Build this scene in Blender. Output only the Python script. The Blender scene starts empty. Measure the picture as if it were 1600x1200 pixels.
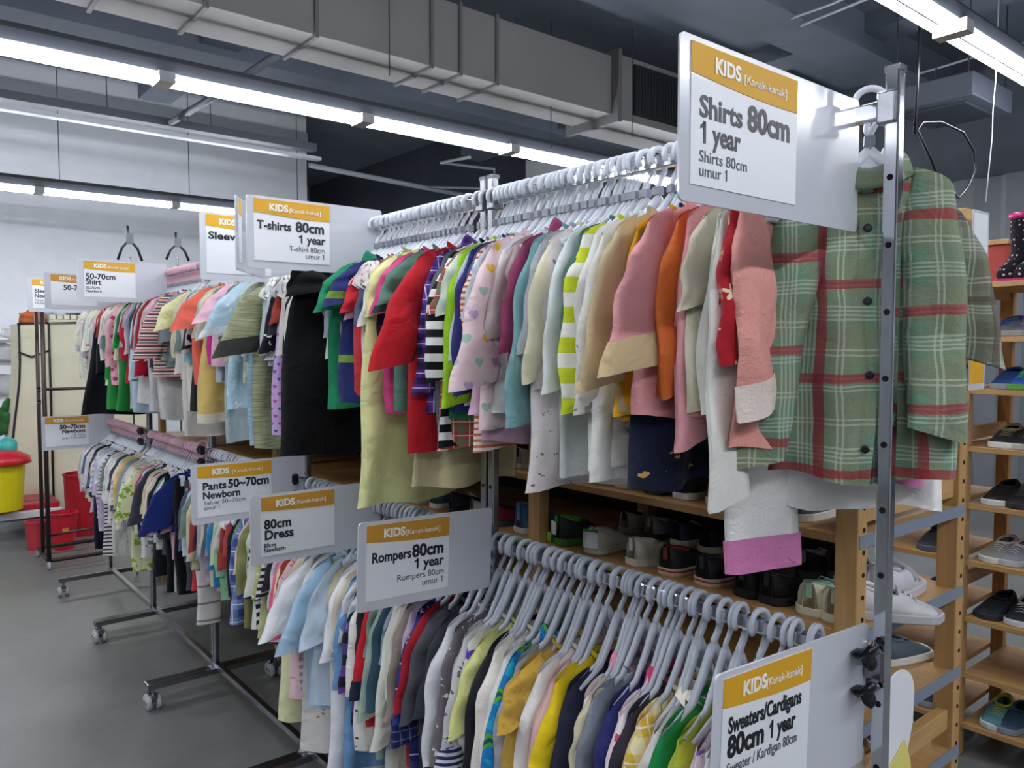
import bpy, bmesh, math, random
from mathutils import Vector, Matrix

# ---------------------------------------------------------------- camera, light, exposure
scene = bpy.context.scene
COL = scene.collection
EYE = 1.45
cam_d = bpy.data.cameras.new('camera')
cam_d.sensor_width = 36.0
cam_d.lens = 1231 / 1600 * 36
cam_d.clip_start = 0.05
cam = bpy.data.objects.new('camera', cam_d)
COL.objects.link(cam)
cam.location = (0, 0, EYE)
cam.rotation_euler = (math.radians(90 - 2.8), 0, math.radians(-39.4))
scene.camera = cam
world = bpy.data.worlds.new('world')
scene.world = world
world.use_nodes = True
world.node_tree.nodes['Background'].inputs[0].default_value = (0.62, 0.68, 0.8, 1)
world.node_tree.nodes['Background'].inputs[1].default_value = 0.12
vs = scene.view_settings
vs.view_transform = 'Standard'
vs.look = 'None'
vs.gamma = 1
vs.use_curve_mapping = False
vs.exposure = 0.35
TUBE_POWER = 43.0

PI = math.pi
random.seed(7)
RR = random.Random(11)

# ---------------------------------------------------------------- layout helpers
CY = math.cos(math.radians(39.4)); SY = math.sin(math.radians(39.4))
F = 1231.0
HOR = 540.0

def rd(px):
    return (px - 800) / F

def y_at(px, X):
    """Y of the point seen in column px that stands in the plane X"""
    k = rd(px)
    return X * (CY - k * SY) / (SY + k * CY)

def x_at(px, Y):
    k = rd(px)
    return Y * (SY + k * CY) / (CY - k * SY)

def dep(X, Y):
    return X * SY + Y * CY

def z_at(py, X, Y):
    return EYE - (py - HOR) / F * dep(X, Y)

# ---------------------------------------------------------------- materials
MATS = {}

def new_mat(name):
    m = bpy.data.materials.new(name)
    m.use_nodes = True
    nt = m.node_tree
    b = nt.nodes['Principled BSDF']
    return m, nt, b

def srgb(h):
    if isinstance(h, str):
        h = h.lstrip('#')
        c = [int(h[i:i + 2], 16) / 255 for i in (0, 2, 4)]
    else:
        c = list(h)
    return tuple((x / 12.92 if x <= 0.04045 else ((x + 0.055) / 1.055) ** 2.4) for x in c) + (1,)

def N(nt, t, **kw):
    n = nt.nodes.new(t)
    for k, v in kw.items():
        setattr(n, k, v)
    return n

def math_n(nt, op, a, b=None, c=None):
    n = N(nt, 'ShaderNodeMath', operation=op)
    for i, v in enumerate((a, b, c)):
        if v is None:
            continue
        if isinstance(v, (int, float)):
            n.inputs[i].default_value = v
        else:
            nt.links.new(v, n.inputs[i])
    return n.outputs[0]

def mix_c(nt, f, a, b):
    n = N(nt, 'ShaderNodeMix', data_type='RGBA')
    if isinstance(f, (int, float)):
        n.inputs[0].default_value = f
    else:
        nt.links.new(f, n.inputs[0])
    for sock, v in ((n.inputs[6], a), (n.inputs[7], b)):
        if isinstance(v, tuple):
            sock.default_value = v
        else:
            nt.links.new(v, sock)
    return n.outputs[2]

def plain(name, col, rough=0.5, metal=0.0, bump=0.0, bscale=40, var=0.0, vscale=6, alpha=1.0, spec=0.5, emit=None, es=0, coat=0, coord='Object'):
    if name in MATS:
        return MATS[name]
    m, nt, b = new_mat(name)
    c = srgb(col)
    b.inputs['Base Color'].default_value = c
    b.inputs['Roughness'].default_value = rough
    b.inputs['Metallic'].default_value = metal
    b.inputs['Specular IOR Level'].default_value = spec
    b.inputs['Coat Weight'].default_value = coat
    b.inputs['Alpha'].default_value = alpha
    tc = N(nt, 'ShaderNodeTexCoord')
    if var:
        ns = N(nt, 'ShaderNodeTexNoise')
        ns.inputs['Scale'].default_value = vscale
        ns.inputs['Detail'].default_value = 5
        nt.links.new(tc.outputs[coord], ns.inputs['Vector'])
        f = math_n(nt, 'MULTIPLY_ADD', ns.outputs[0], 2.4, -0.7)
        f.node.use_clamp = True
        dark = tuple(x * (1 - var) for x in c[:3]) + (1,)
        lite = tuple(min(1, x * (1 + var)) for x in c[:3]) + (1,)
        nt.links.new(mix_c(nt, f, dark, lite), b.inputs['Base Color'])
    if bump:
        n2 = N(nt, 'ShaderNodeTexNoise')
        n2.inputs['Scale'].default_value = bscale
        n2.inputs['Detail'].default_value = 3
        nt.links.new(tc.outputs[coord], n2.inputs['Vector'])
        bp = N(nt, 'ShaderNodeBump')
        bp.inputs['Strength'].default_value = bump
        bp.inputs['Distance'].default_value = 0.01
        nt.links.new(n2.outputs[0], bp.inputs['Height'])
        nt.links.new(bp.outputs[0], b.inputs['Normal'])
    if emit:
        b.inputs['Emission Color'].default_value = srgb(emit)
        b.inputs['Emission Strength'].default_value = es
    MATS[name] = m
    return m

def band(nt, x, period, lo, hi):
    """1 where fract(x/period) lies between lo and hi"""
    f = math_n(nt, 'FRACT', math_n(nt, 'DIVIDE', x, period))
    return math_n(nt, 'MULTIPLY', math_n(nt, 'GREATER_THAN', f, lo), math_n(nt, 'LESS_THAN', f, hi))

def cloth(spec):
    """spec: tuple(kind, colours..., params) -> fabric material, pattern in metres of UV"""
    if spec in MATS:
        return MATS[spec]
    kind = spec[0]
    m, nt, b = new_mat('cloth_' + kind)
    b.inputs['Roughness'].default_value = 0.92
    b.inputs['Specular IOR Level'].default_value = 0.2
    b.inputs['Sheen Weight'].default_value = 0.08
    uv = N(nt, 'ShaderNodeUVMap')
    sp = N(nt, 'ShaderNodeSeparateXYZ')
    nt.links.new(uv.outputs[0], sp.inputs[0])
    U, V = sp.outputs[0], sp.outputs[1]
    base = srgb(spec[1])
    col = base
    fuzz = 0.25
    if kind == 'solid':
        pass
    elif kind == 'fuzzy':
        fuzz = .7
    elif kind == 'melange':
        ns = N(nt, 'ShaderNodeTexNoise'); ns.inputs['Scale'].default_value = 420
        nt.links.new(uv.outputs[0], ns.inputs['Vector'])
        col = mix_c(nt, ns.outputs[0], tuple(c * .7 for c in base[:3]) + (1,), tuple(min(1, c * 1.3) for c in base[:3]) + (1,))
    elif kind == 'streak':
        ns = N(nt, 'ShaderNodeTexNoise'); ns.inputs['Scale'].default_value = 60
        mp = N(nt, 'ShaderNodeMapping'); mp.inputs['Scale'].default_value = (0.25, 4, 1)
        nt.links.new(uv.outputs[0], mp.inputs[0]); nt.links.new(mp.outputs[0], ns.inputs['Vector'])
        f = math_n(nt, 'MULTIPLY_ADD', ns.outputs[0], 4, -1.5); f.node.use_clamp = True
        col = mix_c(nt, f, base, srgb(spec[2]))
    elif kind == 'stripe':        # c1, c2, period, duty
        col = mix_c(nt, band(nt, V, spec[3], 0, spec[4]), base, srgb(spec[2]))
    elif kind == 'stripe3':       # c1, c2, c3, period
        col = mix_c(nt, band(nt, V, spec[4], 0, .33), base, srgb(spec[2]))
        col = mix_c(nt, band(nt, V, spec[4], .5, .68), col, srgb(spec[3]))
    elif kind == 'vstripe':
        col = mix_c(nt, band(nt, U, spec[3], 0, spec[4]), base, srgb(spec[2]))
    elif kind == 'plaid':         # base, wide, line, period
        p = spec[4]
        a = band(nt, U, p, 0, .45); bb = band(nt, V, p, 0, .45)
        col = mix_c(nt, math_n(nt, 'MULTIPLY', math_n(nt, 'ADD', a, bb), .5), base, srgb(spec[2]))
        l = math_n(nt, 'MAXIMUM', band(nt, U, p, .70, .76), band(nt, V, p, .70, .76))
        col = mix_c(nt, l, col, srgb(spec[3]))
    elif kind == 'tartan':        # the green flannel: base green, olive wide, white fine, red line
        wob = N(nt, 'ShaderNodeTexNoise'); wob.inputs['Scale'].default_value = 9
        nt.links.new(uv.outputs[0], wob.inputs['Vector'])
        wv = math_n(nt, 'MULTIPLY_ADD', wob.outputs[0], 0.016, -0.008)
        U2 = math_n(nt, 'ADD', U, wv); V2 = math_n(nt, 'ADD', V, wv)
        p = spec[5]
        for S in (U2, V2):
            col = mix_c(nt, math_n(nt, 'MULTIPLY', band(nt, S, p, .50, .98), .5), col, srgb(spec[2]))
        tw = math_n(nt, 'FRACT', math_n(nt, 'MULTIPLY', math_n(nt, 'ADD', U, V), 330))
        twf = math_n(nt, 'MULTIPLY_ADD', tw, .55, .25)
        for S in (U2, V2):
            for lo in (.10, .16, .22, .28, .60, .67):
                col = mix_c(nt, math_n(nt, 'MULTIPLY', band(nt, S, p, lo, lo + .028), twf), col, srgb(spec[3]))
        for S, q in ((V2, p * 1.35), (U2, p * 1.35)):
            col = mix_c(nt, math_n(nt, 'MULTIPLY', band(nt, S, q, .42, .52), .8), col, srgb(spec[4]))
        fuzz = .6
    elif kind in ('dots', 'flowers'):        # base, dot, scale, radius(, dot2)
        vo = N(nt, 'ShaderNodeTexVoronoi'); vo.inputs['Scale'].default_value = spec[3]
        vo.inputs['Randomness'].default_value = .35 if kind == 'dots' else .9
        nt.links.new(uv.outputs[0], vo.inputs['Vector'])
        d = vo.outputs['Distance']
        if kind == 'flowers':
            ns = N(nt, 'ShaderNodeTexNoise'); ns.inputs['Scale'].default_value = spec[3] * 3
            nt.links.new(uv.outputs[0], ns.inputs['Vector'])
            d = math_n(nt, 'ADD', d, math_n(nt, 'MULTIPLY_ADD', ns.outputs[0], 1.2, -.6))
        f = math_n(nt, 'LESS_THAN', d, spec[4])
        dc = srgb(spec[2])
        if len(spec) > 5:
            cr = N(nt, 'ShaderNodeValToRGB'); cr.color_ramp.interpolation = 'CONSTANT'
            cr.color_ramp.elements[0].color = dc
            cols = spec[5:]
            cr.color_ramp.elements[1].position = 1 / (len(cols) + 1); cr.color_ramp.elements[1].color = srgb(cols[0])
            for i, c in enumerate(cols[1:]):
                e = cr.color_ramp.elements.new((i + 2) / (len(cols) + 1)); e.color = srgb(c)
            s2 = N(nt, 'ShaderNodeSeparateColor'); nt.links.new(vo.outputs['Color'], s2.inputs[0])
            nt.links.new(s2.outputs[0], cr.inputs[0])
            dc = cr.outputs[0]
        col = mix_c(nt, f, col, dc)
    elif kind in ('hearts', 'stars'):   # base, c, pitch, size, c2, c3 : repeated motif on a staggered grid
        p, s = spec[3], spec[4]
        row = math_n(nt, 'FLOOR', math_n(nt, 'DIVIDE', V, p))
        off = math_n(nt, 'MULTIPLY', math_n(nt, 'MODULO', row, 2), .5)
        uu = math_n(nt, 'ADD', math_n(nt, 'DIVIDE', U, p), off)
        colm = math_n(nt, 'FLOOR', uu)
        x = math_n(nt, 'MULTIPLY_ADD', math_n(nt, 'FRACT', uu), 2, -1)
        y = math_n(nt, 'MULTIPLY_ADD', math_n(nt, 'FRACT', math_n(nt, 'DIVIDE', V, p)), 2, -1)
        x = math_n(nt, 'DIVIDE', x, s); y = math_n(nt, 'DIVIDE', y, s)
        if kind == 'hearts':
            yy = math_n(nt, 'SUBTRACT', math_n(nt, 'MULTIPLY', y, 1.15), math_n(nt, 'MULTIPLY', math_n(nt, 'SQRT', math_n(nt, 'ABSOLUTE', x)), .75))
            r = math_n(nt, 'ADD', math_n(nt, 'MULTIPLY', x, x), math_n(nt, 'MULTIPLY', yy, yy))
            f = math_n(nt, 'LESS_THAN', r, 1)
        else:
            an = math_n(nt, 'ARCTAN2', x, y)
            r = math_n(nt, 'SQRT', math_n(nt, 'ADD', math_n(nt, 'MULTIPLY', x, x), math_n(nt, 'MULTIPLY', y, y)))
            k = math_n(nt, 'MULTIPLY_ADD', math_n(nt, 'COSINE', math_n(nt, 'MULTIPLY', an, 5)), .3, .65)
            f = math_n(nt, 'LESS_THAN', r, k)
        dc = srgb(spec[2])
        if len(spec) > 5:
            wn = N(nt, 'ShaderNodeTexWhiteNoise', noise_dimensions='2D')
            cb = N(nt, 'ShaderNodeCombineXYZ'); nt.links.new(row, cb.inputs[0]); nt.links.new(colm, cb.inputs[1])
            nt.links.new(cb.outputs[0], wn.inputs['Vector'])
            f1 = math_n(nt, 'GREATER_THAN', wn.outputs[0], .5)
            dc = mix_c(nt, f1, dc, srgb(spec[5]))
            if len(spec) > 6:
                f2 = math_n(nt, 'GREATER_THAN', wn.outputs[0], .75)
                dc = mix_c(nt, f2, dc, srgb(spec[6]))
        col = mix_c(nt, f, col, dc)
    elif kind == 'nordic':       # blue / teal / green zigzag knit
        ns = N(nt, 'ShaderNodeTexNoise'); ns.inputs['Scale'].default_value = 45
        nt.links.new(uv.outputs[0], ns.inputs['Vector'])
        f = math_n(nt, 'GREATER_THAN', ns.outputs[0], .53)
        col = mix_c(nt, f, base, srgb(spec[2]))
        z = math_n(nt, 'MULTIPLY', math_n(nt, 'PINGPONG', U, .012), .9)
        f = band(nt, math_n(nt, 'ADD', V, z), .085, .05, .30)
        col = mix_c(nt, f, col, srgb(spec[3]))
        f = band(nt, math_n(nt, 'ADD', V, z), .085, .12, .2)
        col = mix_c(nt, f, col, srgb('#14505a'))
    if isinstance(col, tuple):
        b.inputs['Base Color'].default_value = col
    # slight wear and unevenness of the dye
    nw = N(nt, 'ShaderNodeTexNoise'); nw.inputs['Scale'].default_value = 14; nw.inputs['Detail'].default_value = 4
    nt.links.new(uv.outputs[0], nw.inputs['Vector'])
    hs = N(nt, 'ShaderNodeHueSaturation')
    nt.links.new(math_n(nt, 'MULTIPLY_ADD', nw.outputs[0], .24, .86), hs.inputs['Value'])
    if isinstance(col, tuple):
        hs.inputs['Color'].default_value = col
    else:
        nt.links.new(col, hs.inputs['Color'])
    nt.links.new(hs.outputs[0], b.inputs['Base Color'])
    # weave plus soft creases
    n1 = N(nt, 'ShaderNodeTexNoise'); n1.inputs['Scale'].default_value = 16; n1.inputs['Detail'].default_value = 3; n1.inputs['Distortion'].default_value = .6
    n2 = N(nt, 'ShaderNodeTexNoise'); n2.inputs['Scale'].default_value = 260 if fuzz > .5 else 600
    nt.links.new(uv.outputs[0], n1.inputs['Vector']); nt.links.new(uv.outputs[0], n2.inputs['Vector'])
    h = math_n(nt, 'ADD', math_n(nt, 'MULTIPLY', n1.outputs[0], 1.6), math_n(nt, 'MULTIPLY', n2.outputs[0], .25 * fuzz))
    bp = N(nt, 'ShaderNodeBump'); bp.inputs['Strength'].default_value = .55; bp.inputs['Distance'].default_value = .012
    bp.inputs['Strength'].default_value = .6; bp.inputs['Distance'].default_value = .013
    nt.links.new(h, bp.inputs['Height']); nt.links.new(bp.outputs[0], b.inputs['Normal'])
    MATS[spec] = m
    return m

def S(c):
    return ('solid', c)

CHROME = plain('chrome', '#d4d7dc', .09, 1.0)
CHROME2 = plain('brushed_steel', '#9a9ca2', .24, 1.0)
BLACKP = plain('black_plastic', '#0b0c10', .35)
HOLE = plain('hole_black', '#050506', .9)
HANGER = plain('frosted_plastic', '#e6ebf3', .22, alpha=.82)
HANGER_P = plain('frosted_pink_plastic', '#e8bcc8', .22, alpha=.8)
GREYCLIP = plain('grey_clip', '#8b929c', .4)
WOOD = None

def wood_mat(name, c1, c2, axis=1):
    if name in MATS:
        return MATS[name]
    m, nt, b = new_mat(name)
    tc = N(nt, 'ShaderNodeTexCoord')
    mp = N(nt, 'ShaderNodeMapping')
    sc = [26, 26, 26]; sc[axis] = 1.6
    mp.inputs['Scale'].default_value = sc
    nt.links.new(tc.outputs['Object'], mp.inputs[0])
    ns = N(nt, 'ShaderNodeTexNoise'); ns.inputs['Scale'].default_value = 1.6; ns.inputs['Detail'].default_value = 6; ns.inputs['Distortion'].default_value = 1.2
    nt.links.new(mp.outputs[0], ns.inputs['Vector'])
    vo = N(nt, 'ShaderNodeTexVoronoi'); vo.inputs['Scale'].default_value = 4.5
    nt.links.new(tc.outputs['Object'], vo.inputs['Vector'])
    kn = math_n(nt, 'LESS_THAN', vo.outputs['Distance'], .07)
    f = math_n(nt, 'MULTIPLY_ADD', ns.outputs[0], 2.2, -.6); f.node.use_clamp = True
    c = mix_c(nt, f, srgb(c1), srgb(c2))
    c = mix_c(nt, math_n(nt, 'MULTIPLY', kn, .6), c, srgb('#5c3a20'))
    nt.links.new(c, b.inputs['Base Color'])
    b.inputs['Roughness'].default_value = .55
    bp = N(nt, 'ShaderNodeBump'); bp.inputs['Strength'].default_value = .2; bp.inputs['Distance'].default_value = .003
    nt.links.new(ns.outputs[0], bp.inputs['Height']); nt.links.new(bp.outputs[0], b.inputs['Normal'])
    MATS[name] = m
    return m
WOOD_Z = wood_mat('pine_upright', '#a9824f', '#c49c66', 2)
WOOD_Y = wood_mat('pine_board', '#a57c49', '#be9660', 1)
WOOD_X = wood_mat('pine_rail', '#ab8552', '#c6a06c', 0)

# ---------------------------------------------------------------- object helpers
def empty(name, loc, rz=0, label=None, cat=None, group=None):
    o = bpy.data.objects.new(name, None)
    COL.objects.link(o)
    o.empty_display_size = .05
    o.location = loc
    o.rotation_euler = (0, 0, rz)
    return tag(o, label, cat, group)

def tag(o, label=None, cat=None, group=None, kind=None):
    if label: o['label'] = label
    if cat: o['category'] = cat
    if group: o['group'] = group
    if kind: o['kind'] = kind
    return o

class MB:
    """collects geometry for ONE mesh"""
    def __init__(self):
        self.v = []; self.f = []; self.uv = {}
    def quad(self, *idx): self.f.append(tuple(idx))
    def box(self, x0, x1, y0, y1, z0, z1, M=None):
        i = len(self.v)
        c = [(x0, y0, z0), (x1, y0, z0), (x1, y1, z0), (x0, y1, z0), (x0, y0, z1), (x1, y0, z1), (x1, y1, z1), (x0, y1, z1)]
        if M: c = [tuple(M @ Vector(p)) for p in c]
        self.v += c
        for q in ((0, 3, 2, 1), (4, 5, 6, 7), (0, 1, 5, 4), (1, 2, 6, 5), (2, 3, 7, 6), (3, 0, 4, 7)):
            self.f.append(tuple(i + k for k in q))
        return self
    def tube(self, pts, r, n=8, closed=False, cap=True, flat=1.0):
        """tube along a list of points, r number or list"""
        P = [Vector(p) for p in pts]
        rings = []
        up = Vector((0, 0, 1))
        prev = None
        for k, p in enumerate(P):
            if closed:
                t = (P[(k + 1) % len(P)] - P[k - 1])
            else:
                t = (P[min(k + 1, len(P) - 1)] - P[max(k - 1, 0)])
            t.normalize()
            if prev is None:
                a = up if abs(t.z) < .9 else Vector((1, 0, 0))
                s = t.cross(a).normalized()
            else:
                s = (prev - t * prev.dot(t)).normalized()
            prev = s
            q = t.cross(s)
            rr = r[k] if isinstance(r, (list, tuple)) else r
            base = len(self.v)
            for j in range(n):
                a = 2 * PI * j / n
                self.v.append(tuple(p + s * (math.cos(a) * rr * flat) + q * (math.sin(a) * rr)))
            rings.append(base)
        R = len(rings)
        for k in range(R if closed else R - 1):
            a, b = rings[k], rings[(k + 1) % R]
            for j in range(n):
                self.f.append((a + j, a + (j + 1) % n, b + (j + 1) % n, b + j))
        if cap and not closed:
            self.f.append(tuple(rings[0] + j for j in reversed(range(n))))
            self.f.append(tuple(rings[-1] + j for j in range(n)))
        return self
    def lathe(self, prof, n=16, M=None, cap=True):
        rings = []
        for (r, z) in prof:
            base = len(self.v)
            for j in range(n):
                a = 2 * PI * j / n
                p = Vector((r * math.cos(a), r * math.sin(a), z))
                if M: p = M @ p
                self.v.append(tuple(p))
            rings.append(base)
        for k in range(len(rings) - 1):
            a, b = rings[k], rings[k + 1]
            for j in range(n):
                self.f.append((a + j, a + (j + 1) % n, b + (j + 1) % n, b + j))
        if cap:
            self.f.append(tuple(rings[0] + j for j in reversed(range(n))))
            self.f.append(tuple(rings[-1] + j for j in range(n)))
        return self
    def mesh(self, name='mesh'):
        me = bpy.data.meshes.new(name)
        me.from_pydata(self.v, [], self.f)
        if self.uv:
            l = me.uv_layers.new(name='UVMap')
            for lp in me.loops:
                l.data[lp.index].uv = self.uv.get(lp.vertex_index, (0, 0))
        me.update()
        return me
    def build(self, name, mat, parent=None, smooth=False, bevel=0, loc=None):
        me = self.mesh(name)
        return link(name, me, mat, parent, smooth, bevel, loc)

def link(name, me, mat, parent=None, smooth=False, bevel=0, loc=None):
    o = bpy.data.objects.new(name, me)
    COL.objects.link(o)
    if mat is not None and not me.materials:
        me.materials.append(mat)
    if parent is not None: o.parent = parent
    if smooth:
        me.polygons.foreach_set('use_smooth', [True] * len(me.polygons))
    if bevel:
        b = o.modifiers.new('bevel', 'BEVEL'); b.width = bevel; b.segments = 2; b.limit_method = 'ANGLE'
    if loc: o.location = loc
    return o

def bx(name, x0, x1, y0, y1, z0, z1, mat, parent=None, bevel=0):
    """a box as an object with its origin in its middle"""
    cx, cy, cz = (x0 + x1) / 2, (y0 + y1) / 2, (z0 + z1) / 2
    o = MB().box(x0 - cx, x1 - cx, y0 - cy, y1 - cy, z0 - cz, z1 - cz).build(name, mat, parent, bevel=bevel)
    o.location = (cx, cy, cz)
    return o

def kids(o): return [c for c in bpy.data.objects if c.parent == o]
def copy_tree(o, parent=None):
    c = o.copy(); COL.objects.link(c); c.parent = parent
    for ch in list(o.children): copy_tree(ch, c)
    return c

# ---------------------------------------------------------------- the setting
def conc_floor():
    m, nt, b = new_mat('polished_concrete')
    tc = N(nt, 'ShaderNodeTexCoord')
    a = N(nt, 'ShaderNodeTexNoise'); a.inputs['Scale'].default_value = .9; a.inputs['Detail'].default_value = 8; a.inputs['Roughness'].default_value = .6
    c = N(nt, 'ShaderNodeTexNoise'); c.inputs['Scale'].default_value = 14; c.inputs['Detail'].default_value = 6
    nt.links.new(tc.outputs['Object'], a.inputs['Vector']); nt.links.new(tc.outputs['Object'], c.inputs['Vector'])
    f = math_n(nt, 'ADD', math_n(nt, 'MULTIPLY', a.outputs[0], 1.6), math_n(nt, 'MULTIPLY_ADD', c.outputs[0], .35, -.5)); f.node.use_clamp = True
    col = mix_c(nt, f, srgb('#575856'), srgb('#7f807e'))
    nt.links.new(col, b.inputs['Base Color'])
    nt.links.new(math_n(nt, 'MULTIPLY_ADD', a.outputs[0], .3, .26), b.inputs['Roughness'])
    bp = N(nt, 'ShaderNodeBump'); bp.inputs['Strength'].default_value = .08; bp.inputs['Distance'].default_value = .01
    nt.links.new(c.outputs[0], bp.inputs['Height']); nt.links.new(bp.outputs[0], b.inputs['Normal'])
    return m
X0, X1, Y0, Y1, ZC = -6.0, 9.0, -4.0, 16.0, 4.85
WHITEWALL = plain('white_paint', '#d8dbe0', .6, bump=.05, var=.03)
DARKWALL = plain('dark_grey_paint', '#454a53', .7, bump=.05, var=.08)
CEIL = plain('slab_paint', '#4f5762', .75, bump=.25, bscale=6, var=.16, vscale=1.3)
tag(bx('floor', X0, X1, Y0, Y1, -.1, 0, conc_floor()), kind='structure')
tag(bx('ceiling', X0, X1, Y0, Y1, ZC, ZC + .15, CEIL), kind='structure')
ZC0 = 3.95
YC0 = 8.2
tag(bx('ceiling_lower', X0, X1, Y0, YC0, ZC0, ZC, CEIL), kind='structure')
WB = 11.0
wx = x_at(483, WB)
tag(bx('wall_back', X0, wx, WB, WB + .15, 0, ZC, WHITEWALL), kind='structure')
tag(bx('wall_back_recess', wx - .15, X1, Y1, Y1 + .15, 0, ZC, plain('recess_grey', '#6d737d', .7)), kind='structure')
tag(bx('wall_recess_side', wx - .15, wx, WB + .15, Y1, 0, ZC, WHITEWALL), kind='structure')
SHOPWALL = plain('stocked_wall', '#8d8f94', .7, var=.1)
tag(bx('wall_left', X0 - .15, X0, Y0, WB, 0, ZC, SHOPWALL), kind='structure')
tag(bx('wall_front', X0, X1, Y0 - .15, Y0, 0, ZC, SHOPWALL), kind='structure')
# right wall: corrugated sheet below, painted slab above
XR = 7.5
mb = MB()
nfl = 200
prev = None
for i in range(nfl * 2 + 1):
    y = Y0 + (Y1 - Y0) * i / (nfl * 2)
    ph = i % 8
    dx = 0 if ph < 4 else .035
    k = len(mb.v)
    mb.v += [(XR + dx, y, 0), (XR + dx, y, 2.9)]
    if prev is not None: mb.quad(prev, k, k + 1, prev + 1)
    prev = k
tag(mb.build('wall_right', plain('corrugated_sheet', '#6d7176', .5, metal=.2, var=.06)), kind='structure')
tag(bx('wall_right_upper', XR, XR + .15, Y0, Y1, 2.9, ZC, DARKWALL), kind='structure')
# strip across the white back wall
tag(bx('trim_1', X0, wx, WB - .05, WB, 4.42, 4.56, plain('grey_strip', '#8b8e94', .6)), kind='structure')
tag(bx('trim_2', X0, wx, WB - .03, WB, .0, .10, plain('grey_skirting', '#777b80', .5)), kind='structure')
# pillar
px0, px1 = x_at(887, 7.5), x_at(963, 7.5)
tag(bx('pillar', px0, px1, 7.5, 8.35, 0, ZC, WHITEWALL), kind='structure')
# ceiling beams, across the racks and along them
for i, (yb, w, h) in enumerate(((.2, .45, .30), (3.0, .4, .26), (6.4, .45, .2))):
    tag(bx('ceiling_beam', X0, X1, yb, yb + w, ZC0 - h, ZC0, CEIL), kind='structure')
for xb in (-1.5, 2.1, 5.9):
    tag(bx('ceiling_beam', xb, xb + .3, Y0, YC0, ZC0 - .14, ZC0, CEIL), kind='structure')

# ---------------------------------------------------------------- overhead services
DUCT = plain('duct_sheet', '#767574', .55, metal=.25, var=.06, vscale=2)
ZD = EYE + 1.85
duct = empty('air_duct', (0, 0, ZD), label='long square grey air duct hung under the dark ceiling with flanged joints', cat='duct')
dy0, dy1 = 4.45, 4.90
xe = x_at(955, dy0)
bx('duct_section', -6, xe, dy0, dy1, 0, .46, DUCT, duct, .004)
for px in (394 - 210, 332, 500, 676, 720, 776):
    x = x_at(px, dy0)
    bx('joint_flange', x - .012, x + .012, dy0 - .018, dy1 + .018, -.018, .475, plain('duct_flange', '#5f5f60', .5, metal=.3), duct)
bx('duct_section', xe, xe + 2.6, dy0 - .05, dy1 + .05, -.04, .47, DUCT, duct, .004)
bx('joint_flange', xe - .02, xe + .02, dy0 - .08, dy1 + .08, -.07, .50, plain('duct_flange', '#5f5f60'), duct)
vx0, vx1 = x_at(978, dy0), x_at(1050, dy0)
g = bx('vent_grille', vx0, vx1, dy0 - .075, dy0 - .05, .02, .42, plain('grille_black', '#0d0f14', .6), duct)
n = 16
for i in range(n):
    x = (vx1 - vx0) * ((i + .5) / n - .5)
    o = MB().box(x - .006, x + .002, -.02, -.0125, -.18, .18).build('grille_slat', plain('grille_slat', '#20242b', .5), g)

# cable tray / off fixture along the back
def run(name, y, z, w, h, xa, xb, mat, label, cat):
    o = bx(name, xa, xb, y - w / 2, y + w / 2, z, z + h, mat)
    return tag(o, label, cat)
run('cable_tray', 7.6, EYE + 1.98, .12, .07, -6, x_at(495, 7.6), plain('tray_grey', '#4a4e56', .5), 'thin grey cable tray crossing in front of the white back wall', 'cable tray')
run('lighting_track', 7.45, EYE + 1.86, .09, .03, -6, x_at(503, 7.45), plain('track_white', '#b9bdc4', .4), 'pale unlit lighting track slung below the grey cable tray', 'light track')
mb = MB(); mb.tube([(x_at(487, 9.5), 9.5, z_at(262, x_at(487, 9.5), 9.5)), (x_at(700, 9.5), 9.5, z_at(303, x_at(700, 9.5), 9.5)), (x_at(900, 9.5), 9.5, z_at(340, x_at(900, 9.5), 9.5))], .035, 8)
tag(mb.build('water_pipe', plain('pipe_white', '#a9adb4', .4), smooth=True), 'white pipe running into the dark recess right of the white wall', 'pipe')
mb = MB()
xa = x_at(672, 9.5)
mb.tube([(xa, 9.45, z_at(296, xa, 9.5)), (xa, 8, z_at(298, xa, 8)), (xa, 8, z_at(268, xa, 8)), (x_at(690, 8), 8, z_at(258, x_at(690, 8), 8)), (x_at(735, 7), 7, z_at(250, x_at(735, 7), 7))], .018, 6)
tag(mb.build('pipe_elbow', plain('pipe_white', ''), smooth=True), 'thin bent pipe rising beside the long light row in the recess', 'pipe')
# pipes under the ceiling on the right
CONDUIT = plain('conduit', '#9aa0a8', .4)
def pipe3(name, pts, r, mat, label, cat='pipe', n=7):
    P = []
    for (px, py, Y) in pts:
        X = x_at(px, Y); P.append((X, Y, z_at(py, X, Y)))
    mb = MB(); mb.tube(P, r, n)
    return tag(mb.build(name, mat, smooth=True), label, cat)
pipe3('conduit', [(1110, -20, 3.2), (1240, 45, 3.2), (1385, 122, 3.2), (1436, 140, 3.2), (1560, 195, 3.2)], .009, CONDUIT, 'long thin white conduit running above the near shirts sign')
pipe3('conduit', [(1222, 42, 3.1), (1290, 18, 2.6), (1350, -8, 2.2)], .009, CONDUIT, 'short white conduit branching up towards the near light row')
pipe3('conduit', [(1240, 52, 3.1), (1300, 28, 2.6), (1365, 2, 2.2)], .009, CONDUIT, 'second short white conduit parallel to the branching one')
pipe3('conduit', [(1408, 128, 3.1), (1470, 110, 2.7), (1510, 98, 2.5), (1600, 72, 2.2)], .009, CONDUIT, 'white conduit crossing behind the near light row to the right edge')
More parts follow.
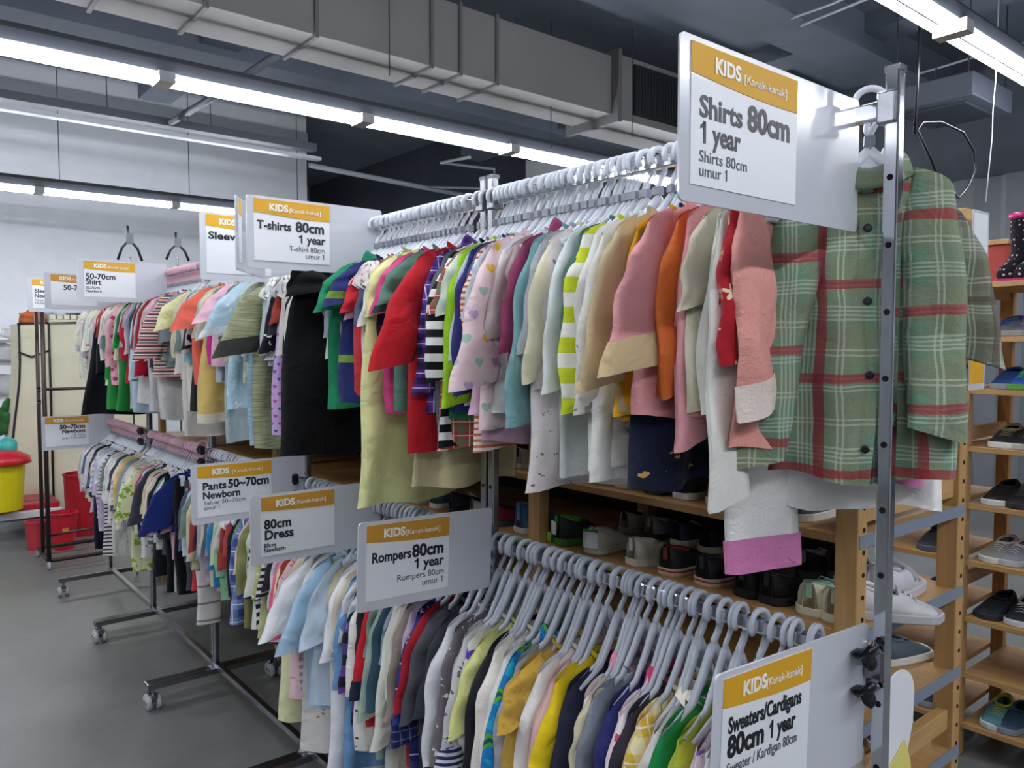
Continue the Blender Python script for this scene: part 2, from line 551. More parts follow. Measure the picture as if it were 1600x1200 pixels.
pipe3('hanging_cable', [(1424, -260, 1.9), (1424, 100, 1.9), (1420, 215, 1.9), (1432, 197, 1.9), (1460, 196, 1.9), (1495, 212, 1.9), (1512, 240, 1.9), (1516, 268, 1.9), (1505, 295, 1.9), (1491, 312, 1.9), (1475, 300, 1.9), (1458, 282, 1.9), (1445, 250, 1.9), (1425, 210, 1.9)], .007, BLACKP, 'loop of black cable hanging above the wooden shoe shelf', 'cable')
pipe3('hanging_wire', [(1545, -160, 1.6), (1543, 128, 1.6), (1540, 180, 1.6), (1540, 220, 1.6), (1537, 260, 1.6), (1533, 318, 1.6)], .003, plain('white_wire', '#c5c8cc', .5), 'thin white wire dropping to the top of the wooden shoe shelf', 'cable')
# a ceiling cassette frame with ducting seen on the right
ac = empty('ceiling_unit', (6.1, 2.45, 3.12), label='dark flat air conditioning unit slung beneath the ceiling behind the near post', cat='air conditioner')
bx('housing', -.35, .35, -.28, .28, 0, .16, plain('unit_grey', '#4c535d', .5), ac, .01)
bx('intake_panel', -.25, .25, -.2, .2, -.02, 0, plain('unit_panel', '#303640', .5), ac, .005)
for sx in (-1, 1):
    for sy in (-1, 1):
        MB().tube([(sx * .32, sy * .24, .16), (sx * .32, sy * .24, ZC0 - 3.12)], .006, 6).build('hanger_rod', CHROME2, ac)
# suspension wires of the lamps and trays
WIRE = plain('steel_wire', '#2a2d33', .5)
for (px, Y, zb, l) in ((101, 8.7, 3.0, 'over the rear light row near the left edge'), (177, 7.6, 3.5, 'holding the cable tray left of centre'), (301, 8.7, 3.0, 'holding the rear light row before its right end'),
                       (336, 7.6, 3.5, 'holding the cable tray further right'), (468, 8.7, 2.95, 'near the right edge of the white wall'), (612, 4.4, 3.15, 'in front of the air duct left of its middle'),
                       (860, 4.6, 2.98, 'holding the front light row beside the pillar'), (985, 4.3, 3.1, 'in front of the black vent grille')):
    X = x_at(px, Y)
    mb = MB(); mb.tube([(0, 0, 0), (0, 0, (ZC0 if Y < YC0 else ZC) - zb)], .004, 6)
    tag(mb.build('hanging_wire', WIRE, loc=(X, Y, zb)), 'thin vertical wire ' + l, 'wire')

# ---------------------------------------------------------------- fluorescent fixtures
TUBE = plain('lit_tube', '#ffffff', .4, emit='#f3f7ff', es=TUBE_POWER)
HOUS = plain('fixture_housing', '#565b64', .45)
REFL = plain('fixture_cap', '#b9bcc0', .35)
hm = MB().box(-.62, .62, -.045, .045, .035, .10).mesh('housing')
tm = MB(); tm.tube([(-.575, 0, 0), (.575, 0, 0)], .018, 10); tm = tm.mesh('tube')
cm = MB().box(-.022, .022, -.075, .075, -.022, .036).mesh('lamp_holder')
def fixture(x, y, label, group):
    e = empty('fluorescent_light', (x, y, EYE + 1.46), label=label, cat='ceiling light', group=group)
    link('housing', hm, HOUS, e)
    for s in (-1, 1):
        link('tube', tm, TUBE, e, smooth=True, loc=(0, s * .042, 0))
        link('lamp_holder', cm, REFL, e, loc=(s * .597, 0, 0))
    return e
ORD = ['first', 'second', 'third', 'fourth', 'fifth', 'sixth', 'seventh', 'eighth', 'ninth', 'tenth', 'eleventh']
for (y, ph, n0, n1, nm) in ((4.65, .09, -4, 6, 'front row below the duct'), (8.7, .09, -4, 3, 'rear row by the white back wall'), (1.59, .26, -3, 5, 'near row at the upper right'), (12.6, .09, 5, 7, 'added row hidden in the back recess'), (-1.5, .2, -3, 5, 'row behind the camera')):  # recess row is added out of sight to brighten the recess
    for i in range(n0, n1):
        fixture(ph + .6175 + 1.235 * i, y, ORD[i - n0] + ' lit twin tube light from the left, ' + nm, 'fluorescent lights, ' + nm)
for yy, (xa, xb) in ((4.65, (-4.9, 7.4)), (8.7, (-4.9, x_at(470, 8.7))), (1.59, (-3.6, 6.4))):
    tag(bx('light_channel', xa, xb, yy - .02, yy + .02, EYE + 1.46 + .10, EYE + 1.46 + .135, plain('channel_grey', '#3d4148', .5)), {4.65: 'grey steel channel carrying the front row of ceiling lights', 8.7: 'grey steel channel carrying the rear row of ceiling lights', 1.59: 'grey steel channel carrying the near upper right light row'}[yy], 'channel')
# diagonal strut joining tray and channel
pipe3('strut', [(275, 197, 7.5), (330, 165, 6.6), (440, 95, 5.4)], .03, plain('tray_grey', ''), 'grey strut rising from the cable tray towards the air duct', 'strut', 6)

# ---------------------------------------------------------------- garment racks
XRK = 1.10
ZT, ZL = 1.775, 1.0
PY = [.500, 1.42, 2.40, 3.30, 4.22, 5.14]

hole_me = MB().lathe([(.0045, -.0006), (.0045, .0008)], 10, Matrix.Rotation(PI / 2, 4, 'Y')).mesh('hole')
def knob_mb(x, y, z):
    """black three-lobed clamp knob with a chrome stem, axis along -x"""
    mb = MB()
    n = 18
    for k, xx in enumerate((0, -.006, -.016, -.020)):
        for j in range(n):
            a = 2 * PI * j / n
            r = (.0135 + .0065 * math.cos(3 * a)) * (.75 if k in (0, 3) else 1)
            mb.v.append((x + xx, y + r * math.cos(a), z + r * math.sin(a)))
    for k in range(3):
        for j in range(n):
            mb.f.append((k * n + j, k * n + (j + 1) % n, (k + 1) * n + (j + 1) % n, (k + 1) * n + j))
    mb.f.append(tuple(range(n))); mb.f.append(tuple(3 * n + j for j in reversed(range(n))))
    return mb
wheel_me = MB().lathe([(.010, -.008), (.026, -.008), (.028, -.004), (.028, .004), (.026, .008), (.010, .008)], 16, Matrix.Rotation(PI / 2, 4, 'Y')).mesh('wheel')
PALEWH = plain('caster_grey', '#a9acae', .4)
rack_lab = ['chrome double garment rack nearest the camera', 'chrome double garment rack second from the camera', 'chrome double garment rack third from the camera', 'chrome double garment rack fourth from the camera', 'chrome double garment rack farthest from the camera, beside the brown pipe frame']
def rack(k):
    y0, y1 = PY[k], PY[k + 1]
    r = empty('garment_rack', (XRK, (y0 + y1) / 2, 0), label=rack_lab[k], cat='clothes rack', group='chrome double garment racks standing in a row')
    h = (y1 - y0) / 2 - .014
    for s in (-1, 1):
        p = bx('post', -.009, .009, s * h - .010, s * h + .010, .105, 1.825, CHROME if s < 0 and k == 0 else CHROME2, r, .0025)
        p.location.x = 0
        bx('post_cap', -.010, .010, s * h - .011, s * h + .011, 1.823, 1.831, CHROME, r)
        if k < 2:
            for i in range(17):
                o = link('slot_hole', hole_me, HOLE, r, loc=(-.0092, s * h, .30 + i * .092))
        # clamps for the rails
        for z in (ZT, ZL):
            bx('rail_bracket', -.0145, .0145, s * h - .0135 - s * .006, s * h + .0135 - s * .006, z - .022, z + .022, CHROME2, r, .003)
        for dz in (-.03, .022):
            kb = knob_mb(-.034, s * h, ZL + dz).build('clamp_knob', BLACKP, r, smooth=True)
            MB().tube([(-.012, s * h, ZL + dz), (-.036, s * h, ZL + dz)], .005, 8).build('knob_stem', CHROME, kb)
        # foot with twin casters
        f = bx('foot', -.275, .275, s * h - .0135, s * h + .0135, .082, .106, CHROME2, r, .003)
        for sx in (-1, 1):
            c = MB()
            c.tube([(sx * .252, 0, -.012), (sx * .252, 0, -.034)], .008, 8)
            c.box(sx * .252 - .012, sx * .252 + .012, -.02, .02, -.05, -.03)
            c.tube([(sx * .252 - .03, 0, -.066), (sx * .252 + .03, 0, -.066)], .006, 8)
            c.build('caster_fork', CHROME2, f)
            for q in (-1, 1):
                link('caster_wheel', wheel_me, PALEWH, f, smooth=True, loc=(sx * .252 + q * .018, 0, -.066))
    for nm, z, w, hh in (('upper_rail', ZT, .012, .02), ('lower_rail', ZL, .012, .02)):
        mb = MB(); mb.box(-.0075, .0075, -h, h, z - .0125, z + .0125); mb.build(nm, CHROME, r, bevel=.003)
    mb = MB(); mb.box(-.012, .012, -h, h, .106, .128); mb.build('base_rail', CHROME2, r, bevel=.003)
for k in range(5):
    rack(k)

# brown pipe frame at the far end
BROWN = plain('brown_pipe', '#3a2f2a', .4, metal=.4)
bp = empty('pipe_rack', (1.1, 6.0, 0), label='dark brown pipe clothes rack frame standing at the far end of the row', cat='clothes rack')
def pr(nm, pts, r=.014): return MB().tube(pts, r, 8).build(nm, BROWN, bp, smooth=True)
pr('post', [(-.22, -.22, .06), (-.22, -.22, 1.74)]); pr('post', [(-.22, .0, .06), (-.22, .0, 1.74)], .012)
pr('post', [(.5, -.22, .06), (.5, -.22, 1.0)])
pr('base_frame', [(-.22, .2, .06), (-.22, -.18, .06), (-.21, -.21, .06), (-.17, -.22, .06), (.5, -.22, .06), (.52, -.15, .06), (.52, .2, .06), (-.2, .2, .06)])
pr('cross_rail', [(-.22, -.22, 1.17), (.5, -.22, 1.17)], .010); pr('top_rail', [(-.22, -.22, 1.735), (.5, -.22, 1.735)])
pr('low_rail', [(-.22, -.2, .22), (.5, -.2, .25)], .008)
for dz in (1.17, 1.09):
    knob_mb(-.24, -.22, dz).build('clamp_knob', BLACKP, bp, smooth=True)
for sx in (-.22, .5):
    link('caster_wheel', wheel_me, BLACKP, bp, smooth=True, loc=(sx, -.22, .028)); 
    link('caster_wheel', wheel_me, BLACKP, bp, smooth=True, loc=(sx, .2, .028))

# ---------------------------------------------------------------- wooden shoe shelves
XS = 1.39
XSB = 1.87
LEV = [.19, .37, .555, .735, .916, 1.098, 1.28, 1.46, 1.64]
YU = [.72, 1.60, 2.48, 3.36, 4.24, 5.12]
GREYEDGE = plain('grey_edge', '#7d8896', .5)
peg_me = MB().lathe([(.0048, -.0005), (.0048, .0008)], 8, Matrix.Rotation(PI / 2, 4, 'X')).mesh('peg_hole')
def shelf_unit(name, xa, xb, yu, levels, top, label, wood_u, face=-1, holes=True):
    r = empty(name, (xa, yu[0], 0), label=label, cat='shoe shelf')
    for i, y in enumerate(yu):
        yy = y - yu[0]
        for nm, x0 in (('front_upright', 0), ('rear_upright', xb - xa - .036)):
            u = bx(nm, x0, x0 + .036, yy - .022, yy + .022, 0, top, wood_u, r, .002)
            if i == 0 and holes:
                for k in range(int(top / .042) - 2):
                    link('peg_hole', peg_me, HOLE, u, loc=(0.004, -.0223, -top / 2 + .06 + k * .042))
        for z in (.62, 1.14, top - .06):
            bx('end_rail', .036, xb - xa - .036, yy - .012, yy + .012, z - .022, z + .022, WOOD_X, r, .002)
    for i in range(len(yu) - 1):
        a, b = yu[i] - yu[0] + (-.02 if i == 0 else .022), yu[i + 1] - yu[0] - .022
        for z in levels:
            s = bx('shelf_board', .004, xb - xa - .004, a, b, z - .018, z, WOOD_Y, r, .0015)
            if i == 0:
                bx('edge_strip', -.236, .236, -(b - a) / 2 - .004, -(b - a) / 2, -.012, .012, GREYEDGE, s)
    if holes:
        bx('shade_backing', xb - xa + .001, xb - xa + .007, .26, yu[-1] - yu[0], .05, top - .02, plain('shade_brown', '#3a2c20', .8), r)  # dark sheet added as the shade inside the shelf
    return r
shelf_unit('shoe_shelf', XS, XSB, YU, LEV, 1.745, 'long pine shoe shelf standing right behind the chrome racks', WOOD_Z)
X2 = 2.95
shelf_unit('shoe_shelf', X2, X2 + .42, [.15, 1.12, 2.1, 3.1], [.12, .30, .50, .70, .90, 1.10, 1.30, 1.48, 1.665], 1.70, 'pine shoe shelf across the aisle at the right edge, rain boots on top', WOOD_Z, holes=False)

# ---------------------------------------------------------------- signs
YEL = plain('sign_yellow', '#d9a21c', .55)
YEL2 = plain('sign_yellow_faded', '#c9922e', .55)
CARD = plain('sign_card', '#e8eaee', .4, coat=.15)
PLATE = plain('sign_plate', '#c9ccd3', .16, coat=.6)
INK = plain('sign_ink', '#15161c', .4)
INKG = plain('sign_grey_ink', '#4a4d55', .4)
SIGW = plain('sign_white_print', '#f4f2ea', .4)

ZSQ = [.85]
def text(s, size, x, z, parent, mat, y, align='LEFT', bold=0.0, w=None, name='lettering'):
    cu = bpy.data.curves.new(name, 'FONT')
    cu.body = s; cu.size = size; cu.offset = bold; cu.extrude = 0.0003
    cu.align_x = align
    cu.resolution_u = 3
    o = bpy.data.objects.new(name, cu)
    if z < -.07: z = -.07 + (z + .07) * ZSQ[0]
    COL.objects.link(o)
    dg = bpy.context.evaluated_depsgraph_get()
    me = bpy.data.meshes.new_from_object(o.evaluated_get(dg))
    COL.objects.unlink(o); bpy.data.objects.remove(o)
    me.materials.clear(); me.materials.append(mat)
    xs = [v.co.x for v in me.vertices]
    H = size * .69
    fx = None
    if s.startswith('1 '): fx = min(xs)
    elif s.endswith(' 1'): fx = max(xs) - size * .085 - 2 * bold
    if fx is not None:      # the flag of the figure one
        bmm = bmesh.new(); bmm.from_mesh(me)
        t = size * .10 + bold
        P = [(fx + t * .4, H), (fx + t * .4, H - t * 1.2), (fx - t * 1.5, H - t * 2.2), (fx - t * 1.5, H - t * 1.2)]
        f = bmm.faces.new([bmm.verts.new((a, b, .0003)) for a, b in P])
        bmm.to_mesh(me); bmm.free()
    q = bpy.data.objects.new(name, me); COL.objects.link(q); q.parent = parent
    q.rotation_euler = (PI / 2, 0, 0)
    if w:
        xs = [v.co.x for v in me.vertices]
        ww = max(xs) - min(xs)
        sc = w / ww
        q.scale = (sc, 1, 1)
    q.location = (x, y, z)
    return q

def rounded(w, h, r, corners=(1, 1, 1, 1), n=5):
    """outline in x,z starting bottom-left, corners bl br tr tl"""
    P = []
    for ci, (cx, cz, a0) in enumerate(((r, -h + r, 180), (w - r, -h + r, 270), (w - r, -r, 0), (r, -r, 90))):
        if corners[ci]:
            for k in range(n + 1):
                a = math.radians(a0 + 90 * k / n)
                P.append((cx + r * math.cos(a), cz + r * math.sin(a)))
        else:
            P.append(((0, -h), (w, -h), (w, 0), (0, 0))[ci])
    return P
def slab(P, y0, y1, name, mat, parent):
    mb = MB(); n = len(P)
    mb.v = [(x, y0, z) for x, z in P] + [(x, y1, z) for x, z in P]
    mb.f = [tuple(range(n)), tuple(n + i for i in reversed(range(n)))] + [(i, n + i, n + (i + 1) % n, (i + 1) % n) for i in range(n)]
    return mb.build(name, mat, parent)

def sign(x, y, ztop, w, h, rot, label, cx0, cx1, lines, tilt=0.0, yel=YEL, kids_txt=True, band_drop=.022, roll=0.0, mirror_band=False):
    """sign plate: origin at its top left corner; local x towards the post, local z down; lines: (text,size,x,z,align,bold,mat)"""
    e = empty('price_sign' if False else 'hanging_sign', (x, y, ztop), rot, label=label, cat='sign', group=None)
    e.rotation_euler = (tilt, roll, rot)
    slab(rounded(w, h, .008), 0, .003, 'plate', PLATE, e)
    cw = cx1 - cx0
    c = slab([(cx0, -h + .020), (cx1, -h + .020), (cx1, -.007), (cx0, -.007)], -.0012, -.0001, 'card', CARD, e)
    # yellow band with a curved lower edge
    n = 14
    bh = .034
    P = [(cx1, -.007), (cx0, -.007)]
    lo = []
    for k in range(n + 1):
        u = k / n
        zz = -.007 - bh - band_drop * (math.sin(u * PI * .62) - 0.0) * .35 + (0 if not mirror_band else band_drop * u * u)
        lo.append((cx0 + cw * u, zz))
    P = [(cx0, -.007)] + lo + [(cx1, -.007)]
    slab(P, -.0020, -.0013, 'header_band', yel, e)
    if kids_txt:
        text('KIDS', .024, cx0 + cw * .19, -.034, e, SIGW, -.0026, bold=.0009)
        text('[Kanak-kanak]', .0145, cx0 + cw * .45, -.034, e, SIGW, -.0026, w=cw * .42)
    for (s, size, tx, tz, al, bold, mt, ww) in lines:
        text(s, size, tx, tz, e, mt, -.0016, al, bold, ww)
    return e

sign(.705, .566, 1.797, .40, .185, 0, 'large near white sign reading Shirts 80cm 1 year, fixed to the near chrome post', .018, .235, [
    ('Shirts', .034, .033, -.090, 'LEFT', .0009, INK, .082), ('80cm', .042, .126, -.090, 'LEFT', .0014, INK, .092),
    ('1 year', .034, .035, -.124, 'LEFT', .0009, INK, .078),
    ('Shirts 80cm', .019, .033, -.150, 'LEFT', 0, INKG, .092), ('umur 1', .019, .033, -.169, 'LEFT', 0, INKG, .052)], mirror_band=False)
sign(.742, .535, 1.072, .36, .20, 0, 'near lower white sign reading Sweaters/Cardigans 80cm 1 year', .014, .205, [
    ('Sweaters/Cardigans', .027, .026, -.074, 'LEFT', .0008, INK, .158),
    ('80cm', .036, .026, -.108, 'LEFT', .0013, INK, .075), ('1 year', .030, .113, -.107, 'LEFT', .0009, INK, .06),
    ('Sweater / Kardigan 80cm', .019, .026, -.131, 'LEFT', 0, INKG, .150)], roll=math.radians(3))
sign(.745, 1.385, 1.098, .335, .18, 0, 'white sign reading Rompers 80cm 1 year at the second chrome post', .018, .218, [
    ('Rompers', .029, .030, -.086, 'LEFT', .0009, INK, .092), ('80cm', .036, .205, -.086, 'RIGHT', .0013, INK, None),
    ('1 year', .029, .205, -.115, 'RIGHT', .0008, INK, None), ('Rompers 80cm', .019, .207, -.140, 'RIGHT', 0, INKG, None), ('umur 1', .019, .207, -.160, 'RIGHT', 0, INKG, None)], yel=YEL2, roll=math.radians(2))
sign(.738, 1.93, 1.823, .38, .18, 0, 'shiny white sign reading T-shirts 80cm 1 year beside the black dress', .018, .222, [
    ('T-shirts', .029, .026, -.083, 'LEFT', .0009, INK, .09), ('80cm', .036, .207, -.083, 'RIGHT', .0013, INK, None),
    ('1 year', .029, .209, -.116, 'RIGHT', .0008, INK, None), ('T-shirt 80cm', .019, .209, -.142, 'RIGHT', 0, INKG, None), ('umur 1', .019, .209, -.162, 'RIGHT', 0, INKG, None)])
sign(.735, 1.93, 1.072, .37, .178, 0, 'greyish white sign reading 80cm Dress between two lower hanger rows', .028, .230, [
    ('80cm', .033, .035, -.092, 'LEFT', .0010, INK, None), ('Dress', .033, .035, -.124, 'LEFT', .0010, INK, None),
    ('80cm', .015, .033, -.148, 'LEFT', .0003, INK, None), ('Newborn', .015, .033, -.162, 'LEFT', .0003, INK, None)], yel=YEL2)
sign(.733, 2.385, 1.097, .36, .18, 0, 'white sign reading Pants 50~70cm Newborn left of the Dress sign', .018, .245, [
    ('Pants', .031, .032, -.080, 'LEFT', .0009, INK, .07), ('50~70cm', .036, .108, -.080, 'LEFT', .0013, INK, .128),
    ('Newborn', .031, .032, -.112, 'LEFT', .0009, INK, .112), ('Seluar 50~70cm', .017, .035, -.133, 'LEFT', 0, INKG, .125), ('umur 1', .017, .035, -.150, 'LEFT', 0, INKG, None)])
sign(.772, 2.385, 1.845, .33, .20, 0, 'white sign reading Sleeveless, half hidden behind the T-shirts sign', .018, .215, [
    ('Sleeveless', .030, .024, -.080, 'LEFT', .0009, INK, .155), ('1 year', .026, .190, -.150, 'RIGHT', .0005, INK, None)])
sign(.745, 2.02, 1.835, .30, .19, .95, 'grey blank backed sign turned edgewise behind the T-shirts sign', .02, .05, [], kids_txt=False)
sign(.715, 3.82, 1.823, .37, .18, 0, 'wavy plastic sleeved white sign reading 50-70cm Shirt Newborn', .028, .235, [
    ('50-70cm', .034, .034, -.086, 'LEFT', .0010, INK, None), ('Shirt', .032, .034, -.114, 'LEFT', .0008, INK, None), ('50-70cm', .016, .034, -.138, 'LEFT', .0003, INK, None), ('Newborn', .016, .034, -.155, 'LEFT', .0003, INK, None)])
sign(.705, 4.54, 1.815, .38, .18, 0, 'plain white sign reading 50-70, second from the far end', .028, .235, [
    ('50-70cm', .036, .210, -.086, 'RIGHT', .0010, INK, None)], yel=YEL2)
sign(.715, 5.13, 1.83, .38, .19, 0, 'farthest upper white sign reading Sleeveless Newborn', .022, .235, [
    ('Sleeveless', .031, .032, -.086, 'LEFT', .0009, INK, .14), ('Newborn', .031, .032, -.118, 'LEFT', .0009, INK, .11), ('Tanpa lengan', .017, .034, -.142, 'LEFT', 0, INKG, None), ('Newborn', .017, .034, -.160, 'LEFT', 0, INKG, None)])
sign(.745, 5.02, 1.055, .37, .19, 0, 'far lower shiny white sign reading 50~70cm Newborn', .018, .235, [
    ('50~70cm', .034, .218, -.076, 'RIGHT', .0012, INK, None), ('Newborn', .030, .218, -.104, 'RIGHT', .0010, INK, None), ('50~70cm', .017, .220, -.126, 'RIGHT', 0, INKG, None), ('umur 1 Newborn', .017, .222, -.144, 'RIGHT', 0, INKG, None)], yel=YEL2)
# sleeve sign on the rear upright of the shelf and the round tag behind the near post
e = empty('hanging_sign', (1.80, .672, 1.735), 0, label='clear sleeved sign with white top and yellow foot hung on the pine upright', cat='sign')
slab(rounded(.085, .38, .004), 0, .002, 'sleeve', plain('clear_sleeve', '#dfe4ea', .08, alpha=.5), e)
slab([(.004, -.2), (.075, -.2), (.075, -.006), (.004, -.006)], -.001, 0, 'white_sheet', CARD, e)
slab([(.004, -.365), (.075, -.365), (.075, -.2), (.004, -.2)], -.001, 0, 'yellow_sheet', YEL, e)
e = empty('round_tag', (1.228, .57, .922), 0, label='white round-topped plastic tag with a yellow skirt behind the near post', cat='tag')
P = []
for k in range(17):
    a = PI * (1 - k / 16)
    P.append((.055 + .055 * math.cos(a), -.05 + .05 * math.sin(a)))
slab([(.0, -.17)] + P + [(.108, -.10), (.08, -.17)], 0, .003, 'disc', CARD, e)
slab([(-.02, -.30), (-.01, -.16), (.03, -.145), (.075, -.12), (.095, -.16), (.12, -.30)], -.003, -.001, 'skirt', plain('pale_yellow', '#e3d777', .5), e)

# ---------------------------------------------------------------- hangers
def hanger_meshes(clip=True, w=.112):
    hk = MB()
    pts = []
    for k in range(15):
        a = math.radians(215 - 245 * k / 14)
        pts.append((.021 * math.cos(a), 0, .005 + .019 * math.sin(a)))
    pts += [(.018, 0, -.014), (.006, 0, -.030), (0, 0, -.044), (0, 0, -.066)]
    hk.tube(pts, .0052, 6, flat=.8)
    body = MB()
    L = []
    for s in (-1, 1):
        body.tube([(0, 0, -.064), (s * .025, 0, -.090), (s * .06, 0, -.115), (s * w, 0, -.134)], [.0085, .008, .006, .004], 6, flat=.5)
    body.tube([(-w, 0, -.136), (-w * .5, 0, -.142), (w * .5, 0, -.142), (w, 0, -.136)], .004, 5, flat=.6)
    # thin translucent web in the triangle
    i = len(body.v)
    body.v += [(-w * .8, .0012, -.134), (0, .0012, -.074), (w * .8, .0012, -.134), (0, .0012, -.142), (-w * .8, -.0012, -.134), (0, -.0012, -.074), (w * .8, -.0012, -.134), (0, -.0012, -.142)]
    body.f += [(i, i + 3, i + 2, i + 1), (i + 4, i + 5, i + 6, i + 7)]
    return hk.mesh('hook'), body.mesh('shoulder_bar')
hook_me, bar_me = hanger_meshes()
LONG = .042
for me in (hook_me, bar_me): me.polygons.foreach_set('use_smooth', [True] * len(me.polygons))
clip_me = MB().box(-.0075, .0075, -.0055, .0055, -.058, -.044).mesh('size_clip')
HANG_L = plain('frosted_grey_plastic', '#b9bfc9', .25, alpha=.8)
lb = MB()
for s in (-1, 1):
    lb.tube([(0, 0, -.058), (s * .010, 0, -.075), (s * .028, 0, -.108), (s * .055, 0, -.148), (s * .112, 0, -.176)], [.009, .0095, .009, .0075, .004], 6, flat=.6)
bar_l = lb.mesh('shoulder_bar')
lh = MB()
P_ = []
for k in range(15):
    a = math.radians(215 - 245 * k / 14)
    P_.append((.021 * math.cos(a), 0, .002 + .023 * math.sin(a)))
P_ += [(.020, 0, -.022), (.012, 0, -.038), (.002, 0, -.050), (0, 0, -.064)]
lh.tube(P_, .0056, 6, flat=.8)
hook_l = lh.mesh('hook')
for me in (bar_l, hook_l):
    me.polygons.foreach_set('use_smooth', [True] * len(me.polygons)); me.materials.append(HANG_L)
hook_p = hook_me.copy(); bar_p = bar_me.copy()
hook_me.materials.append(HANGER); bar_me.materials.append(HANGER); clip_me.materials.append(GREYCLIP)
hook_p.materials.append(HANGER_P); bar_p.materials.append(HANGER)
HN = [0]
def hanger(y, z, rz, label, group, pink=False, clip=True, long=False):
    e = empty('clothes_hanger', (XRK, y, z), rz, label=label, cat='hanger', group=group)
    h = link('hook', hook_p if pink else hook_me, None, e)
    b = link('shoulder_bar', bar_p if pink else bar_me, None, e)
    if clip and not long: link('size_clip', clip_me, None, e)
    HN[0] += 1
    if long:
        b.data = bar_l
        h.data = hook_l
    return e

# ---------------------------------------------------------------- garments
def smooth(a, b, x):
    t = max(0, min(1, (x - a) / (b - a))); return t * t * (3 - 2 * t)

def two_sheet(mb, nu, nv, fn, uvo=(0, 0)):
    """front and back sheet sharing their side edges; fn(u,v,side)->(x,y,z), uv in metres"""
    idx = {}
    for side in (-1, 1):
        for j in range(nv + 1):
            v = j / nv
            for i in range(nu + 1):
                u = -1 + 2 * i / nu
                if side == 1 and i in (0, nu):
                    idx[(side, i, j)] = idx[(-1, i, j)]; continue
                p, q = fn(u, v, side)
                idx[(side, i, j)] = len(mb.v)
                mb.uv[len(mb.v)] = (q[0] + uvo[0], q[1] + uvo[1])
                mb.v.append(p)
        for j in range(nv):
            for i in range(nu):
                a, b, c, d = idx[(side, i, j)], idx[(side, i + 1, j)], idx[(side, i + 1, j + 1)], idx[(side, i, j + 1)]
                mb.f.append((a, d, c, b) if side == -1 else (a, b, c, d))
    return idx

ZN = -.098        # neck height below the rail
def shoulder(x, nw, sl):
    ax = abs(x)
    return ZN if ax < nw else ZN - sl * (ax - nw)

def body_mesh(g, hw, L, flare, T, r, uvo, neck=.05, sh=.125, sl=.42, straps=False, hood=False):
    mb = MB()
    ph = [r.uniform(0, 6.3) for _ in range(5)]
    k1 = r.choice((2, 3)); A = g or r.uniform(.006, .013)
    lean = r.uniform(-.02, .02)
    yo = r.uniform(-.004, .004)
    def fn(u, v, side):
        w0 = sh
        wv = w0 + (hw - w0) * smooth(0, .25, v) + (hw * flare - hw) * v
        xt = u * w0
        zt = shoulder(xt, neck, sl)
        if abs(xt) < neck:
            q = 1 - (xt / neck) ** 2
            zt -= (.034 if side < 0 else .012) * q
        zh = ZN - L - .006 * math.sin(u * 4 + ph[0]) - (.012 * (u if r is None else 1) * lean * u)
        z = zt + (zh - zt) * v
        e = max(0, 1 - u * u) ** .5
        t = T * e * (.30 + .70 * smooth(0, .22, v)) * (1 + .35 * v)
        if abs(u) > .36 and v < .02: t *= .25
        fold = A * smooth(.08, .6, v) * (math.sin(k1 * PI * u + ph[1] + v * 1.2) + .5 * math.sin(5 * u + ph[2] - v * 2)) + .004 * math.sin(9 * v + 5 * u + ph[3])
        x = u * wv + .006 * math.sin(v * 7 + ph[4]) * v
        y = side * t + fold * (1 if side < 0 else .8) + lean * v + yo
        return (x, y, z), (x * 1.0 + (0 if side < 0 else .37), z)
    two_sheet(mb, 16, 16, fn, uvo)
    return mb

def sleeve_mesh(s, Ls, w_top, w_end, spread, T, r, uvo, sh=.125, sl=.42, neck=.05, ylean=0.0, flat_end=1.0):
    mb = MB()
    ph = [r.uniform(0, 6.3) for _ in range(5)]
    sx = sh - .052
    long = Ls > .2
    bend = r.uniform(-.004, .012) if long else 0
    def fn(u, v, side):
        a = (u + 1) / 2                         # 0 inner, 1 outer
        xi0 = sx; xo0 = sh + .004
        w = w_top + (w_end - w_top) * smooth(.25, 1, v)
        cx = (sx + xo0) / 2 + spread * v + bend * math.sin(v * PI)
        grow = smooth(0, .28, v)
        xi = xi0 + (cx - w / 2 - xi0) * grow
        xo = xo0 + (cx + w / 2 - xo0) * (grow ** .6)
        x = xi + (xo - xi) * a
        zt = shoulder(xi0 + (xo0 - xi0) * a, neck, sl) + .003 - .010 * a ** 6
        zb = ZN - .045 - Ls + (.012 - .03 * a) * (0.7 if long else 1.0)
        z = zt + (zb - zt) * v
        if long:
            z += .004 * math.sin(v * 24 + ph[0]) * (1 - v) * a
            x += .002 * math.sin(v * 13 + ph[1])
        e = max(0, 1 - u * u) ** .5
        t = T * e * (.35 + .65 * smooth(0, .25, v))
        y = side * t + ylean * v + .005 * math.sin(PI * u + ph[2] + 3 * v) * smooth(.1, .5, v) + .004 * math.sin(v * 14 + ph[3] + u * 2) * smooth(.1, .4, v)
        return (s * x, y, z), (x + (0 if side < 0 else .21), z)
    two_sheet(mb, 8, 16, fn, uvo)
    if s < 0:
        mb.f = [tuple(reversed(q)) for q in mb.f]
    mb.fn = fn
    return mb

